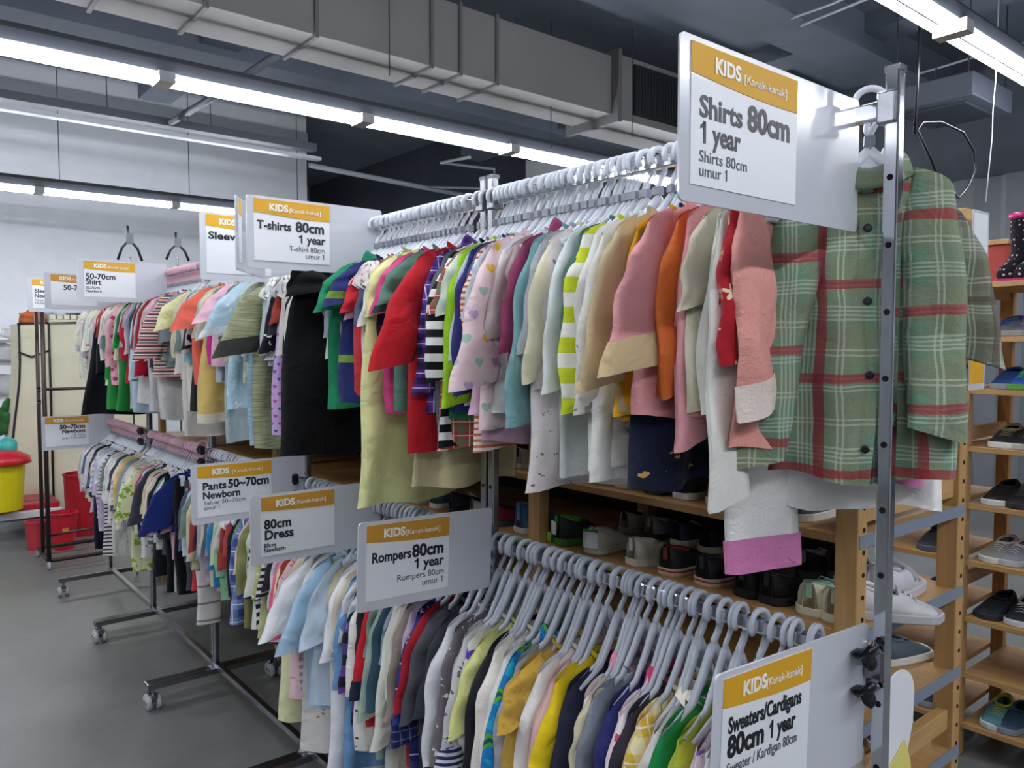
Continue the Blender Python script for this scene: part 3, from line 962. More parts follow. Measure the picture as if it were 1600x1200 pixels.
def strip_from(fn, s, v0, v1, grow, nu=10, uvo=(0, 0)):
    """a band wrapped round a sleeve or body between v0 and v1, slightly larger"""
    mb = MB()
    ring = []
    for v in (v0, (v0 + v1) / 2, v1):
        pts = []
        for side in (-1, 1):
            rng = range(nu + 1) if side < 0 else range(nu - 1, 0, -1)
            for i in rng:
                u = -1 + 2 * i / nu
                p, q = fn(u, v, side)
                pts.append((Vector(p), q))
        c = sum((p for p, _ in pts), Vector()) / len(pts)
        row = []
        for p, q in pts:
            d = p - c; d.z = 0
            dn = d.normalized() if d.length > 0 else d
            pp = p + dn * grow
            mb.uv[len(mb.v)] = (q[0] + uvo[0], q[1] + uvo[1])
            row.append(len(mb.v)); mb.v.append(tuple(pp))
        ring.append(row)
    n = len(ring[0])
    for a, b in zip(ring, ring[1:]):
        for i in range(n):
            mb.f.append((a[i], a[(i + 1) % n], b[(i + 1) % n], b[i]))
    return mb

def collar_mesh(neck, h, out, wav=0, r=None, open_front=False, zoff=0):
    mb = MB()
    n = 28
    rows = 6 if out > .3 else 4
    for k in range(rows + 1):
        v = k / rows
        for j in range(n):
            a = 2 * PI * j / n
            rr = 1 + out * (smooth(.35, 1, v) if out > .3 else v)
            w = (wav * math.sin(a * 9) * v) if wav else 0
            x = neck * 1.02 * math.cos(a) * rr
            y = .016 * math.sin(a) * rr + w * .6
            dip = (.030 if math.sin(a) < 0 else .009) * (1 - (math.cos(a)) ** 2)
            z = ZN - dip * (1 - .3 * v) + zoff + ((h * .6 * math.sin(min(1, v * 2) * PI / 2) - h * .9 * smooth(.5, 1, v)) if out > .3 else h * v) + w
            mb.uv[len(mb.v)] = (a * .03, z)
            mb.v.append((x, y - .002, z))
    for k in range(rows):
        for j in range(n):
            mb.f.append((k * n + j, k * n + (j + 1) % n, (k + 1) * n + (j + 1) % n, (k + 1) * n + j))
    return mb

GN = [0]
def garment(y, zr, kind, mat, label, cat, group, Ls=0, L=.36, hw=.145, flare=1.05, T=.014, rz=0, trim=None, cuff=None, hem=None, collar=None,
            spread=.03, sw=None, ew=None, ylean=None, seed=None, zoff=0, placket=None, star=None, LsR=None, neckw=.042, A=None, spR=1.0, swR=None, hood=False, legs=False, name=None, x=None, sh=.125):
    """one hanging garment; Ls is the sleeve drop, L the body length, both in metres"""
    GN[0] += 1
    r = random.Random(seed if seed is not None else GN[0] * 13 + 5)
    uvo = (r.uniform(0, 1), r.uniform(0, 1))
    nm = name or {'shirt': 'shirt', 'dress': 'dress', 'trousers': 'trousers', 'jacket': 'jacket', 'romper': 'romper'}.get(cat, 'shirt')
    e = empty(nm, (XRK if x is None else x, y, zr + zoff), rz, label=label, cat=cat, group=group)
    M = cloth(mat)
    if kind == 'pants':
        wb = hw * .78
        # waist part and two legs
        def fnw(u, v, side):
            x = u * wb * (1 + .08 * v)
            z = -.095 - v * .10
            yy = side * T * max(0, 1 - u * u) ** .5 * (.5 + v) + .003 * math.sin(u * 6)
            return (x, yy, z), (x, z)
        mb = MB(); two_sheet(mb, 12, 5, fnw, uvo); mb.build('waist', M, e, smooth=True)
        strip_from(fnw, 1, 0, .25, .003).build('waistband', cloth(trim) if trim else M, e, smooth=True)
        for s in (-1, 1):
            ph = r.uniform(0, 6)
            def fnl(u, v, side, s=s, ph=ph):
                w = wb * (.56 - .14 * v)
                cx = s * (wb * .52 + .012 * v)
                x = cx + u * w + .004 * math.sin(v * 9 + ph)
                z = -.185 + .02 * v - v * (L - .10)
                yy = side * T * max(0, 1 - u * u) ** .5 * 1.3 + .006 * math.sin(v * 8 + ph + u) * v
                return (x, yy, z), (x, z)
            mb = MB(); two_sheet(mb, 8, 12, fnl, uvo); mb.build('trouser_leg', M, e, smooth=True)
            if cuff: strip_from(fnl, s, .9, 1.0, .002).build('leg_cuff', cloth(cuff), e, smooth=True)
        # hanging clips
        for s in (-1, 1):
            MB().box(s * wb * .8 - .008, s * wb * .8 + .008, -.018, .018, -.125, -.085).build('hanging_clip', HANGER, e)
        return e
    neck = neckw
    bm = body_mesh(A, hw, L, flare, T, r, uvo, neck=neck, sh=sh)
    b = bm.build('body', M, e, smooth=True)
    if hem:
        # a coloured hem band along the foot of the body
        rr = random.Random(1)
        vs_ = [v for v in b.data.vertices]
        mb = MB(); n = 16
        rows = {}
        base = 17 * 17
        # front sheet rows are the first 17*17 vertices
        k = 0
        for j in (15, 16):
            for i in range(17):
                p = b.data.vertices[j * 17 + i].co
                mb.uv[len(mb.v)] = (p.x, p.z); mb.v.append((p.x * 1.015, p.y - .0025, p.z - (.004 if j == 16 else 0)))
        for i in range(16):
            mb.f.append((i, 17 + i, 18 + i, i + 1))
        o = mb.build('hem_band', cloth(hem), e, smooth=True)
    if Ls > 0:
        w0 = sw or (.104 if Ls < .2 else .100)
        w1 = ew or (.110 if Ls < .2 else .078)
        for s in (-1, 1):
            yl = ylean if ylean is not None else r.uniform(-.018, .018)
            sb = sleeve_mesh(s, LsR if (LsR and s > 0) else Ls, swR if (swR and s > 0) else w0, (swR * .95 if (swR and s > 0) else w1), spread * r.uniform(.8, 1.2) * (spR if s > 0 else 1), T * (1.15 if Ls > .2 else 1.0), r, uvo, ylean=yl, sh=sh)
            if A:
                sb.uv = {k_: (q_[0] + .045 + .03 * s, q_[1] + .04 * s) for k_, q_ in sb.uv.items()}
            so = sb.build('sleeve', M, e, smooth=True)
            if cuff:
                cv = .045 / max(Ls, .1) if Ls > .2 else .14
                c = strip_from(sb.fn, s, 1 - cv, 1.012, .003, uvo=uvo)
                if s < 0: c.f = [tuple(reversed(q)) for q in c.f]
                c.build('cuff', cloth(cuff), so, smooth=True)
    elif Ls < 0:       # ruffled cap sleeves
        for s in (-1, 1):
            mb = MB(); n = 24; rows = 4
            for k in range(rows + 1):
                v = k / rows
                for j in range(n + 1):
                    a = -PI * .55 + PI * 1.1 * j / n
                    rad = .018 + .035 * v
                    w = .010 * v * math.sin(j * 1.9 + k)
                    mb.uv[len(mb.v)] = (j * .01, v * .05)
                    mb.v.append((s * (sh - .012 + rad * math.cos(a) * .9 + w), rad * .75 * math.sin(a) + w, ZN - .030 - .055 * v * v + .012 * (1 - v) + w))
            for k in range(rows):
                for j in range(n):
                    mb.f.append((k * (n + 1) + j, k * (n + 1) + j + 1, (k + 1) * (n + 1) + j + 1, (k + 1) * (n + 1) + j))
            mb.build('frilled_sleeve', cloth(collar[1]) if collar and collar[1] else M, e, smooth=True)
    ctype = collar[0] if collar else 'rib'
    cm_ = cloth(collar[1]) if collar and collar[1] else (cloth(trim) if trim else M)
    if ctype == 'rib':
        collar_mesh(neck, .010, .05).build('collar', cm_, e, smooth=True)
    elif ctype == 'fold':
        o = collar_mesh(neck * .95, .036, .38).build('collar', cm_, e, smooth=True)
        so = o.modifiers.new('solid', 'SOLIDIFY'); so.thickness = .003
    elif ctype == 'frill':
        collar_mesh(neck * .95, .020, .55, wav=.008).build('collar', cm_, e, smooth=True)
    elif ctype == 'hood':
        mb = MB()
        n = 12
        # soft hood hanging behind and over the neck
        def fnh(u, v, side):
            w = neck * (1.15 + .35 * math.sin(v * PI))
            x = u * w
            z = ZN + .012 - .085 * v ** 1.4 - .015 * u * u
            yy = .012 + side * .018 * max(0, 1 - u * u) ** .5 * math.sin(min(1, v + .25) * PI * .8) - (.02 if side < 0 else 0) * (1 - v)
            return (x, yy, z), (x, z)
        two_sheet(mb, 10, 8, fnh, uvo)
        mb.build('hood', cm_, e, smooth=True)
        collar_mesh(neck * 1.05, .012, .25).build('hood_edge', cm_, e, smooth=True)
    if placket:
        col, buttons = placket
        mb = MB(); n = 14
        for j in range(n + 1):
            v = j / n
            ii = min(16, int(round(v * 16)))
            p = b.data.vertices[ii * 17 + 8].co
            for q in (-.011, .011):
                mb.uv[len(mb.v)] = (q + uvo[0], p.z + uvo[1])
                mb.v.append((p.x + q, p.y - .0035, p.z))
        for j in range(n):
            mb.f.append((2 * j, 2 * j + 2, 2 * j + 3, 2 * j + 1))
        mb.build('placket', cloth(col) if col else M, e, smooth=True)
        for k in range(buttons):
            v = (k + .6) / buttons
            p = b.data.vertices[int(v * 16) * 17 + 8].co
            MB().lathe([(.0045, -.0015), (.006, 0), (.006, .001), (.004, .002)], 12, Matrix.Translation((p.x, p.y - .005, p.z)) @ Matrix.Rotation(PI / 2, 4, 'X')).build('button', BLACKP, e)
    return e

# ---------------------------------------------------------------- the clothes, read off the photograph
TART = ('tartan', '#6f8f78', '#85876a', '#c0c6b6', '#96303a', .10)
TART2 = ('tartan', '#85917f', '#6d6a56', '#bcbfb2', '#5f5148', .09)

def short(s, n):
    w = s.split()[:n]
    while w[-1].strip(',') in ('with', 'and', 'of', 'the', 'a', 'over', 'in', 'by', 'long', 'dark', 'white', 'between', 'its', 'at', 'on', 'partly', 'behind'): w.pop()
    return ' '.join(w)

def rowset(rows, zr, phrase, grp):
    for rw in rows:
        px, yS, yB, mat, desc, cat = rw[:6]
        o = dict(rw[6]) if len(rw) > 6 else {}
        X = XRK - .13
        Y = y_at(px, X)
        zsh = zr + ZN - .045
        if yS and yS > 0:
            dd = dep(X - .02, Y)
            o['Ls'] = max(.07, zsh - (EYE - (yS - HOR) / F * dd))
        elif yS and yS < 0:
            o['Ls'] = -1
        if yB:
            dd = dep(XRK - .09, Y)
            o['L'] = max(.22, zr + ZN - (EYE - (yB - HOR) / F * dd))
        if o.get('ew', 0) >= .105 and 'x' not in o:
            o['x'] = XRK - .022; o['spread'] = o.get('spread', .03) + (.025 if o.get('Ls', 0) > .17 else 0); o['ylean'] = o.get('ylean', -.012)
        lg = zr == ZL and Y < 2.35
        if lg: o['zoff'] = o.get('zoff', 0) - LONG
        rz = o.pop('rz', RR.uniform(-.09, .09))
        kind = o.pop('kind', 'top')
        pink = o.pop('pink', Y > 3.2)
        o.setdefault('T', .016 if lg else .013)
        if lg: o.setdefault('spread', .05)
        garment(Y, zr, kind, mat, desc + ' ' + phrase, cat, grp, rz=rz, **o)
        hanger(Y, zr + (0 if lg else o.get('zoff', 0)), rz, short('frosted plastic hanger of the ' + desc, 16), 'hangers ' + phrase, pink=pink, long=lg)

W = '#dfe0dc'
U1 = [
 # near to far
 (1150, 642, 700, ('fuzzy', '#dd9a90'), 'salmon fleece top with white trimmed cuffs', 'shirt', dict(cuff=('fuzzy', '#e6d6cc'), spread=.02, ylean=-.03, L=.34)),
 (1136, 560, 640, ('stars', '#a51f2b', '#e3cfae', .055, .5), 'red top printed with cream stars', 'shirt', dict(sw=.07)),
 (1112, 782, 640, S('#e2e0d8'), 'cream knitted top with very long plain sleeves', 'shirt', dict(spread=.035, sw=.095, ew=.10, ylean=-.02)),
 (1096, 470, 640, S('#d9d2b8'), 'small oatmeal top with short rolled sleeves', 'shirt', {}),
 (1072, 694, 650, ('fuzzy', '#e2a0a6'), 'light pink sweater with long wide sleeves', 'shirt', dict(sw=.09, ew=.08)),
 (1052, 612, 620, S('#cf6a32'), 'burnt orange top', 'shirt', {}),
 (1030, 572, 650, ('fuzzy', '#dd9a9c'), 'salmon pink tee with beige lined cuffs', 'shirt', dict(cuff=S('#cdb48c'), spread=.045, sw=.11, ew=.13, ylean=-.02)),
 (1006, 560, 760, ('flowers', '#1d2238', '#c9a35a', 30, .12), 'navy top with small gold marks', 'shirt', {}),
 (990, 640, 660, S('#e0a019'), 'mustard yellow long sleeved top', 'shirt', {}),
 (968, 598, 640, S('#c3b08a'), 'beige raglan top with wide sleeves', 'shirt', dict(spread=.07, sw=.11, ew=.12, ylean=-.02)),
 (946, 640, 730, ('flowers', '#e4e2da', '#a5a39c', 26, .12), 'white top with faint grey scattered print', 'shirt', {}),
 (930, 610, 750, S('#e5e4dd'), 'plain off white long top', 'shirt', dict(L=.45)),
 (913, 636, 640, ('stripe', '#e9e9df', '#c6d22f', .052, .52), 'white top with broad lime yellow stripes', 'shirt', dict(ew=.075, spread=.05)),
 (898, 590, 600, S('#4c6f60'), 'dark sage green top', 'shirt', {}),
 (880, 604, 740, S('#e2e8e6'), 'bluish white cotton top with straight hem', 'shirt', dict(spread=.05, sw=.10, ew=.10)),
 (862, 600, 765, ('flowers', '#ddd4d2', '#8e6f7c', 42, .17), 'pale nightdress scattered with tiny dark flowers', 'dress', dict(L=.5, flare=1.2)),
 (848, 590, 650, S('#dcd5b8'), 'pale custard yellow long sleeved top', 'shirt', dict(spread=.05)),
 (836, 540, 640, ('melange', '#a9adb2'), 'light grey melange top', 'shirt', {}),
 (826, 658, 655, S('#7da9ab'), 'dusty teal top with long loose sleeves', 'shirt', dict(spread=.04, sw=.10, ew=.10)),
 (812, 540, 610, S('#8a3a5a'), 'maroon plum long sleeved sweater', 'shirt', dict(spread=.04, collar=('fold', S('#8a3a5a')))),
 (800, 520, 590, S('#b9a9a8'), 'greyish pink top', 'shirt', {}),
 (790, 550, 640, S('#e9ebec'), 'bright white tee with loose sleeves', 'shirt', dict(sw=.09, ew=.09, spread=.04)),
 (777, 600, 665, ('hearts', '#e3c8cb', '#9fb8ae', .045, .42, '#b79ac2', '#d9b23a'), 'pale pink top printed with scattered pastel hearts', 'shirt', dict(sw=.11, ew=.12, spread=.06, ylean=-.02)),
 (766, 640, 690, S('#c9a6bd'), 'dusty lilac leggings top with long sleeves', 'shirt', {}),
]
U2 = [
 (748, 600, 700, ('stripe', '#e8d6c6', '#c46a50', .012, .45), 'cream top with fine rust red stripes', 'shirt', {}),
 (735, 610, 640, S('#2f2f6b'), 'indigo blue long sleeved top', 'shirt', dict(spread=.04)),
 (722, 630, 655, S('#9ccb2a'), 'bright lime green top', 'shirt', dict(hem=S('#2c7a5a'), spread=.04)),
 (710, 480, 700, ('plaid', '#b04444', '#6d7a5c', '#e6dccb', .03), 'small red and green checked shirt', 'shirt', {}),
 (700, 590, 700, ('stripe', '#e7e7e4', '#15151a', .034, .5), 'bold black and white striped top', 'shirt', dict(ew=.07, spread=.06)),
 (688, 560, 690, S('#5a5c66'), 'slate grey plain top', 'shirt', {}),
 (678, 610, 640, ('plaid', '#6a3a9c', '#2b1a4a', '#e0d8ee', .032), 'purple checked shirt with frilly hem', 'shirt', dict(spread=.05, collar=('fold', None))),
 (662, 570, 700, S('#b31c26'), 'bright red long sleeved tee', 'shirt', dict(spread=.09, sw=.11, ew=.12, ylean=-.02)),
 (650, 500, 760, S('#c9c095'), 'khaki tunic with dangling drawstring', 'shirt', dict(L=.5)),
 (640, 480, 640, S('#56796a'), 'washed green tee with dark inner seam', 'shirt', dict(sw=.12, ew=.13, spread=.05, cuff=S('#2c3a36'))),
 (626, 482, 640, S('#d24a82'), 'hot pink short sleeved tee', 'shirt', dict(sw=.11, ew=.12, spread=.04)),
 (612, 560, 640, S('#2c2550'), 'dark violet tee', 'shirt', dict(sw=.10)),
 (600, None, 785, S('#dfdf9f'), 'long pale yellow hooded dress', 'dress', dict(hw=.155, flare=1.25, collar=('hood', S('#dfe0ab')), Ls=.10, rz=.2, x=1.07, T=.02)),
 (588, 500, 640, S('#e6e4dc'), 'white tee with red neck trim', 'shirt', dict(trim=S('#c22b35'))),
 (576, -1, 640, ('dots', '#e4d9d3', '#b08a8c', 55, .2), 'cream floral blouse with gathered frilled sleeves', 'shirt', {}),
 (566, 480, 620, S('#c22b38'), 'scarlet tee', 'shirt', {}),
 (555, 470, 630, ('stripe', '#262c63', '#7a9b3c', .16, .12), 'navy tee with green hem stripes', 'shirt', dict(sw=.11, ew=.12, spread=.04)),
 (540, 480, 635, S('#23845c'), 'emerald green polo shirt', 'shirt', dict(sw=.12, ew=.13, spread=.03, collar=('fold', S('#1f7a55')))),
 (506, 470, 722, S('#08090c'), 'long plain black dress', 'dress', dict(hw=.18, flare=1.30, sw=.13, ew=.14, spread=.03, zoff=.03, rz=.18, T=.03, sh=.14, ylean=-.02, x=1.045)),
 (468, 600, 700, S('#e5e1d6'), 'cream long sleeved baby top', 'shirt', {}),
 (462, 590, 640, S('#1c2036'), 'midnight navy pinafore over white sleeves', 'dress', {}),
]
U3 = [
 (446, -1, 680, ('hearts', '#c9a9d8', '#4d5b92', .022, .45, '#a3528e'), 'lavender dress covered in tiny hearts with white frilled shoulders', 'dress', dict(flare=1.25, collar=('frill', S('#e9e9e6')))),
 (436, 545, 660, ('flowers', '#15151c', '#e6e2dc', 34, .34), 'black blouse with white floral print', 'shirt', {}),
 (428, -1, 560, S('#ecebe8'), 'white organza blouse with big ruffles', 'shirt', dict(collar=('frill', S('#f0efec')))),
 (412, 552, 700, ('streak', '#7f8462', '#a6aa88'), 'olive streaked short sleeved tee', 'shirt', dict(sw=.13, ew=.14, spread=.07, cuff=S('#3c3e36'))),
 (398, 560, 690, ('streak', '#a9c4d2', '#8fb0c2'), 'powder blue cable knit dress', 'dress', dict(flare=1.2)),
 (378, 520, 640, ('flowers', '#b9d4e2', '#e6eef2', 30, .2), 'light blue tee with white trimmed sleeves', 'shirt', dict(sw=.12, ew=.12, spread=.07, cuff=S('#e9ecee'))),
 (362, 520, 690, S('#b7c8cc'), 'pale aqua long tunic', 'dress', {}),
 (352, 500, 570, S('#e9bccb'), 'baby pink short sleeved tee', 'shirt', dict(sw=.11, ew=.12, spread=.06)),
 (343, 470, 572, S('#d01a86'), 'vivid magenta tee', 'shirt', dict(hw=.16)),
 (330, 500, 655, S('#dfbf72'), 'golden yellow cotton dress', 'dress', dict(flare=1.35, hem=S('#e6dcc4'))),
 (318, 512, 600, S('#e8705e'), 'coral tee with flat wide sleeves', 'shirt', dict(sw=.13, ew=.14, spread=.05)),
 (308, 540, 640, S('#2a2a30'), 'charcoal black tee', 'shirt', {}),
 (300, 560, 640, S('#d9d6cd'), 'ivory long sleeved top with blue cuffs', 'shirt', dict(cuff=S('#7fb0bf'))),
 (290, 580, 680, S('#dcd8cf'), 'stone coloured baby trousers top', 'shirt', {}),
 (277, 512, 560, ('flowers', '#e9e6b0', '#d8cf86', 30, .2), 'lemon blouse with puffed sleeves', 'shirt', dict(sw=.13, ew=.10, spread=.06)),
 (262, 560, 590, ('stripe3', '#4d3f48', '#e0a39c', '#e7e2df', .026), 'brown, pink and white striped long sleeved top', 'shirt', dict(hw=.15, sw=.11, ew=.11, spread=.05)),
 (254, 570, 655, S('#c9c7c4'), 'light grey jogging romper', 'romper', {}),
 (246, 570, 580, S('#3b3b42'), 'graphite grey top', 'shirt', {}),
 (238, 560, 640, ('melange', '#c7c6c6'), 'pale grey marl sweater', 'shirt', {}),
 (231, 585, 590, S('#a3122e'), 'crimson long sleeved top', 'shirt', dict(spread=.04)),
 (224, 560, 630, S('#dad9d5'), 'chalk white sweater', 'shirt', {}),
 (217, 590, 645, S('#bcd2e0'), 'sky blue baby overall', 'romper', dict(flare=1.1)),
 (210, 550, 640, ('melange', '#bdbcbb'), 'soft grey hooded sweater', 'shirt', dict(collar=('hood', ('melange', '#bdbcbb')))),
 (203, 560, 600, S('#b52331'), 'red polo with navy edged collar', 'shirt', dict(collar=('fold', S('#2a2b46')))),
 (196, 540, 642, S('#1f7d37'), 'grass green baby dress', 'dress', dict(flare=1.2)),
 (189, 560, 600, S('#d9d3c0'), 'sand coloured jacket with tie front', 'jacket', dict(collar=('fold', None))),
 (183, 570, 600, ('dots', '#e3a9b4', '#b5325c', 24, .25), 'rose pink top with dark dotted hem', 'shirt', dict(spread=.05)),
 (176, 590, 638, S('#23863a'), 'kelly green leggings romper', 'romper', {}),
 (170, 560, 600, S('#e2e0da'), 'white sweater between green and pink clothes', 'shirt', {}),
 (164, 580, 648, S('#101218'), 'long black skirt dress with white side piping', 'dress', dict(flare=1.5, hw=.16)),
 (158, 570, 590, ('vstripe', '#c9c1bc', '#b0a6a2', .02, .5), 'taupe grey striped smock', 'shirt', dict(spread=.06)),
 (151, 540, 600, ('stripe', '#deded8', '#a9312f', .1, .12), 'white top with a thin red chest stripe', 'shirt', {}),
 (145, 545, 640, S('#dddccf'), 'ecru button front baby top', 'shirt', {}),
 (138, 550, 600, ('dots', '#dfdccb', '#8fa38b', 50, .2), 'cream sprigged baby blouse', 'shirt', {}),
 (132, 540, 590, S('#e0dfd2'), 'last pale cream bodysuit at the far end', 'romper', {}),
]
L1 = [
 (1085, None, None, ('flowers', '#e3cfd6', '#8c6aa8', 40, .2), 'violet speckled cardigan partly behind the Sweaters sign', 'jacket', dict(L=.36, Ls=.26)),
 (1060, None, None, ('fuzzy', '#b9c23f'), 'fluffy lime yellow cardigan', 'jacket', dict(L=.36, Ls=.25, T=.018, sw=.09, ew=.08)),
 (1040, None, None, S('#1f8a4a'), 'vivid green cardigan', 'jacket', dict(L=.36, Ls=.26)),
 (1020, None, None, S('#e8e2de'), 'white cardigan with cream bow neck', 'jacket', dict(L=.36, Ls=.26, collar=('frill', S('#eee8d6')))),
 (1002, None, None, ('plaid', '#d9b23c', '#e9ddae', '#f0e9d2', .05), 'yellow and cream checked cardigan', 'jacket', dict(L=.36, Ls=.25)),
 (984, None, None, S('#332f3a'), 'dark aubergine cardigan', 'jacket', dict(L=.36, Ls=.25)),
 (966, None, None, ('flowers', '#e9dcdf', '#c94a6e', 24, .13), 'white cardigan with raspberry pink collar and marks', 'jacket', dict(L=.36, Ls=.26, collar=('fold', S('#c8406a')))),
 (950, None, None, S('#2b2f66'), 'royal navy sweater', 'shirt', dict(L=.36, Ls=.25)),
 (932, None, None, S('#7f858f'), 'steel grey hooded sweatshirt', 'shirt', dict(L=.38, Ls=.26, collar=('hood', S('#8c929c')))),
 (908, None, None, ('flowers', '#e8d8d6', '#cf8fa0', 20, .2), 'pale pink cat print sweater with pink collar', 'shirt', dict(L=.38, Ls=.27, T=.017, sw=.09, collar=('fold', S('#dd8ba6')), spread=.04)),
 (892, None, None, S('#25283a'), 'blue black sweater', 'shirt', dict(L=.36, Ls=.24)),
 (872, None, None, S('#e6c81e'), 'bright yellow buttoned cardigan', 'jacket', dict(L=.40, Ls=.28, T=.016, sw=.10, ew=.10, spread=.07)),
 (856, None, None, ('fuzzy', '#dcb2ac'), 'fluffy pale pink cardigan', 'jacket', dict(L=.38, Ls=.27)),
 (842, None, None, S('#e3e2de'), 'white cardigan with black cuff band', 'jacket', dict(L=.38, Ls=.26, cuff=S('#17181c'))),
 (826, 1075, None, ('flowers', '#c9a348', '#b8913a', 60, .25), 'ochre quilted short sleeved jacket', 'jacket', dict(L=.34, sw=.11, ew=.11, spread=.04)),
 (812, None, None, ('melange', '#9ea2a6'), 'grey marl cardigan', 'jacket', dict(L=.36, Ls=.26)),
 (800, None, None, ('nordic', '#1c78b5', '#1fa0c0', '#5aa83c'), 'blue and green nordic patterned fleece', 'jacket', dict(L=.42, Ls=.30, T=.017, sw=.10, ew=.09, spread=.07, collar=('fold', ('nordic', '#1c78b5', '#1fa0c0', '#5aa83c')))),
 (786, None, None, ('fuzzy', '#e4e3dd'), 'white quilted jacket with thick sleeves', 'jacket', dict(L=.38, Ls=.28, T=.019)),
 (772, None, None, ('melange', '#e6ded6'), 'ivory fleece cardigan', 'jacket', dict(L=.38, Ls=.28, T=.017)),
 (760, None, None, S('#212329'), 'black sweater between ivory and yellow knits', 'shirt', dict(L=.36, Ls=.24)),
 (746, 1110, None, ('fuzzy', '#d6d68c'), 'pale yellow green knitted cardigan', 'jacket', dict(L=.36, T=.016)),
 (732, None, None, ('stars', '#e2e1dc', '#5c3fb0', .13, .35), 'white sweater with a purple star on the shoulder', 'shirt', dict(L=.38, Ls=.30, sw=.09, ew=.08)),
 (718, 1165, None, ('flowers', '#c9c8cb', '#5d5f6e', 60, .25), 'grey speckled sweater with navy striped cuffs', 'shirt', dict(L=.38, sw=.10, ew=.10, cuff=('stripe', '#e6e6ea', '#2d3566', .014, .5), spread=.05)),
 (706, None, None, ('flowers', '#6a6468', '#d6d2cc', 50, .22), 'charcoal top with pale floral print', 'shirt', dict(L=.36, Ls=.25)),
]
L2 = [
 (694, 1160, None, S('#dcdde0'), 'white long sleeved romper with ribbed cuffs', 'romper', dict(L=.38, spread=.06)),
 (682, 1080, None, S('#33343c'), 'charcoal romper', 'romper', dict(L=.42)),
 (668, 1090, None, ('melange', '#4a4a52'), 'dark heather grey romper', 'romper', dict(L=.42)),
 (656, 1080, None, S('#9c1f2c'), 'deep red romper with grey sleeves', 'romper', dict(L=.40)),
 (645, 1130, None, ('plaid', '#1d2350', '#2f3a86', '#c9cbe0', .055), 'navy blue checked flannel shirt', 'shirt', dict(L=.42, sw=.10, ew=.08, spread=.07, cuff=('plaid', '#2a2f5c', '#1d2350', '#8f94b8', .02))),
 (628, 1090, None, S('#8c7f76'), 'taupe romper', 'romper', dict(L=.42)),
 (615, 1140, None, S('#d8d9cc'), 'pale ivory green romper with wide sleeves', 'romper', dict(L=.44, sw=.10, ew=.09, spread=.07)),
 (602, 1080, None, S('#2f4c5a'), 'petrol blue romper', 'romper', dict(L=.44)),
 (592, 1100, None, S('#9db0a2'), 'sage grey romper', 'romper', dict(L=.44)),
 (578, 1060, None, S('#c01f2e'), 'red romper with navy cuffs', 'romper', dict(L=.38, cuff=S('#20243c'), sw=.10, ew=.10, spread=.06)),
 (566, 1060, None, ('dots', '#e6e2dc', '#33333a', 45, .16), 'white romper with small black dots', 'romper', dict(L=.46)),
 (552, 1050, None, ('stripe', '#1b1a24', '#5a3c86', .055, .5), 'black and purple broad striped romper', 'romper', dict(L=.40, sw=.10, ew=.10, spread=.05)),
 (540, 1050, 1190, S('#6f9ac6'), 'cornflower blue long sleeved romper', 'romper', dict(spread=.05)),
 (526, 1000, 1200, S('#e8e9ec'), 'long white cotton romper dress', 'dress', dict(L=.52, flare=1.25)),
 (512, 980, None, S('#c8d9e8'), 'icy blue romper', 'romper', dict(L=.40, sw=.10, ew=.11, spread=.05)),
 (498, 985, 1080, S('#aac9e0'), 'baby blue romper with loose sleeves', 'romper', dict(sw=.11, ew=.12, spread=.05)),
 (486, 960, 1160, ('flowers', '#e6e2da', '#b08f6a', 26, .16), 'cream dress with small brown motif at the hem', 'dress', dict(flare=1.15)),
 (474, 960, 1110, ('stripe', '#cdbfc2', '#8f858f', .022, .5), 'mauve grey striped leggings romper', 'romper', {}),
 (456, 950, 1075, ('flowers', '#e8c6cc', '#d2899a', 40, .2), 'pink gingham baby dress', 'dress', {}),
 (468, 945, 1000, S('#e9e9ea'), 'wide open white cardigan with raised sleeve', 'jacket', dict(sw=.14, ew=.12, spread=.12, rz=.30, T=.022)),
]
L3 = [
 (446, 960, 1110, ('fuzzy', '#dfe0ae'), 'puffy pale yellow sleeping suit', 'romper', dict(T=.03, hw=.15)),
 (436, 975, 1020, S('#e8638a'), 'bright pink dress with rolled cuffs', 'dress', {}),
 (424, 930, 1010, ('stripe', '#23232e', '#ddd5dd', .02, .5), 'black and pale striped dress', 'dress', {}),
 (414, 930, 1000, ('flowers', '#b9bf86', '#dfe0cc', 30, .2), 'soft olive floral dress', 'dress', {}),
 (404, 930, 990, S('#dfe0d8'), 'eggshell white dress', 'dress', {}),
 (396, 935, 980, ('stripe', '#1e2340', '#dfe6e6', .026, .45), 'navy and white diagonal striped dress', 'dress', dict(sw=.10)),
 (385, 930, 985, S('#8c8a5a'), 'olive drab dress', 'dress', {}),
 (376, 950, 975, ('plaid', '#7f94c6', '#3f5694', '#dfe4f0', .06), 'blue gingham dress', 'dress', dict(flare=1.2)),
 (366, 930, 960, S('#1a1c26'), 'ink black dress', 'dress', {}),
 (357, -1, 880, S('#e6e4e6'), 'white blouse with pink ruffled hem', 'shirt', dict(hem=S('#df9fc2'), collar=('frill', None))),
 (346, 900, 940, S('#8fc09a'), 'mint green dress', 'dress', {}),
 (338, 890, 920, S('#2f7fb0'), 'ocean blue top', 'shirt', {}),
]
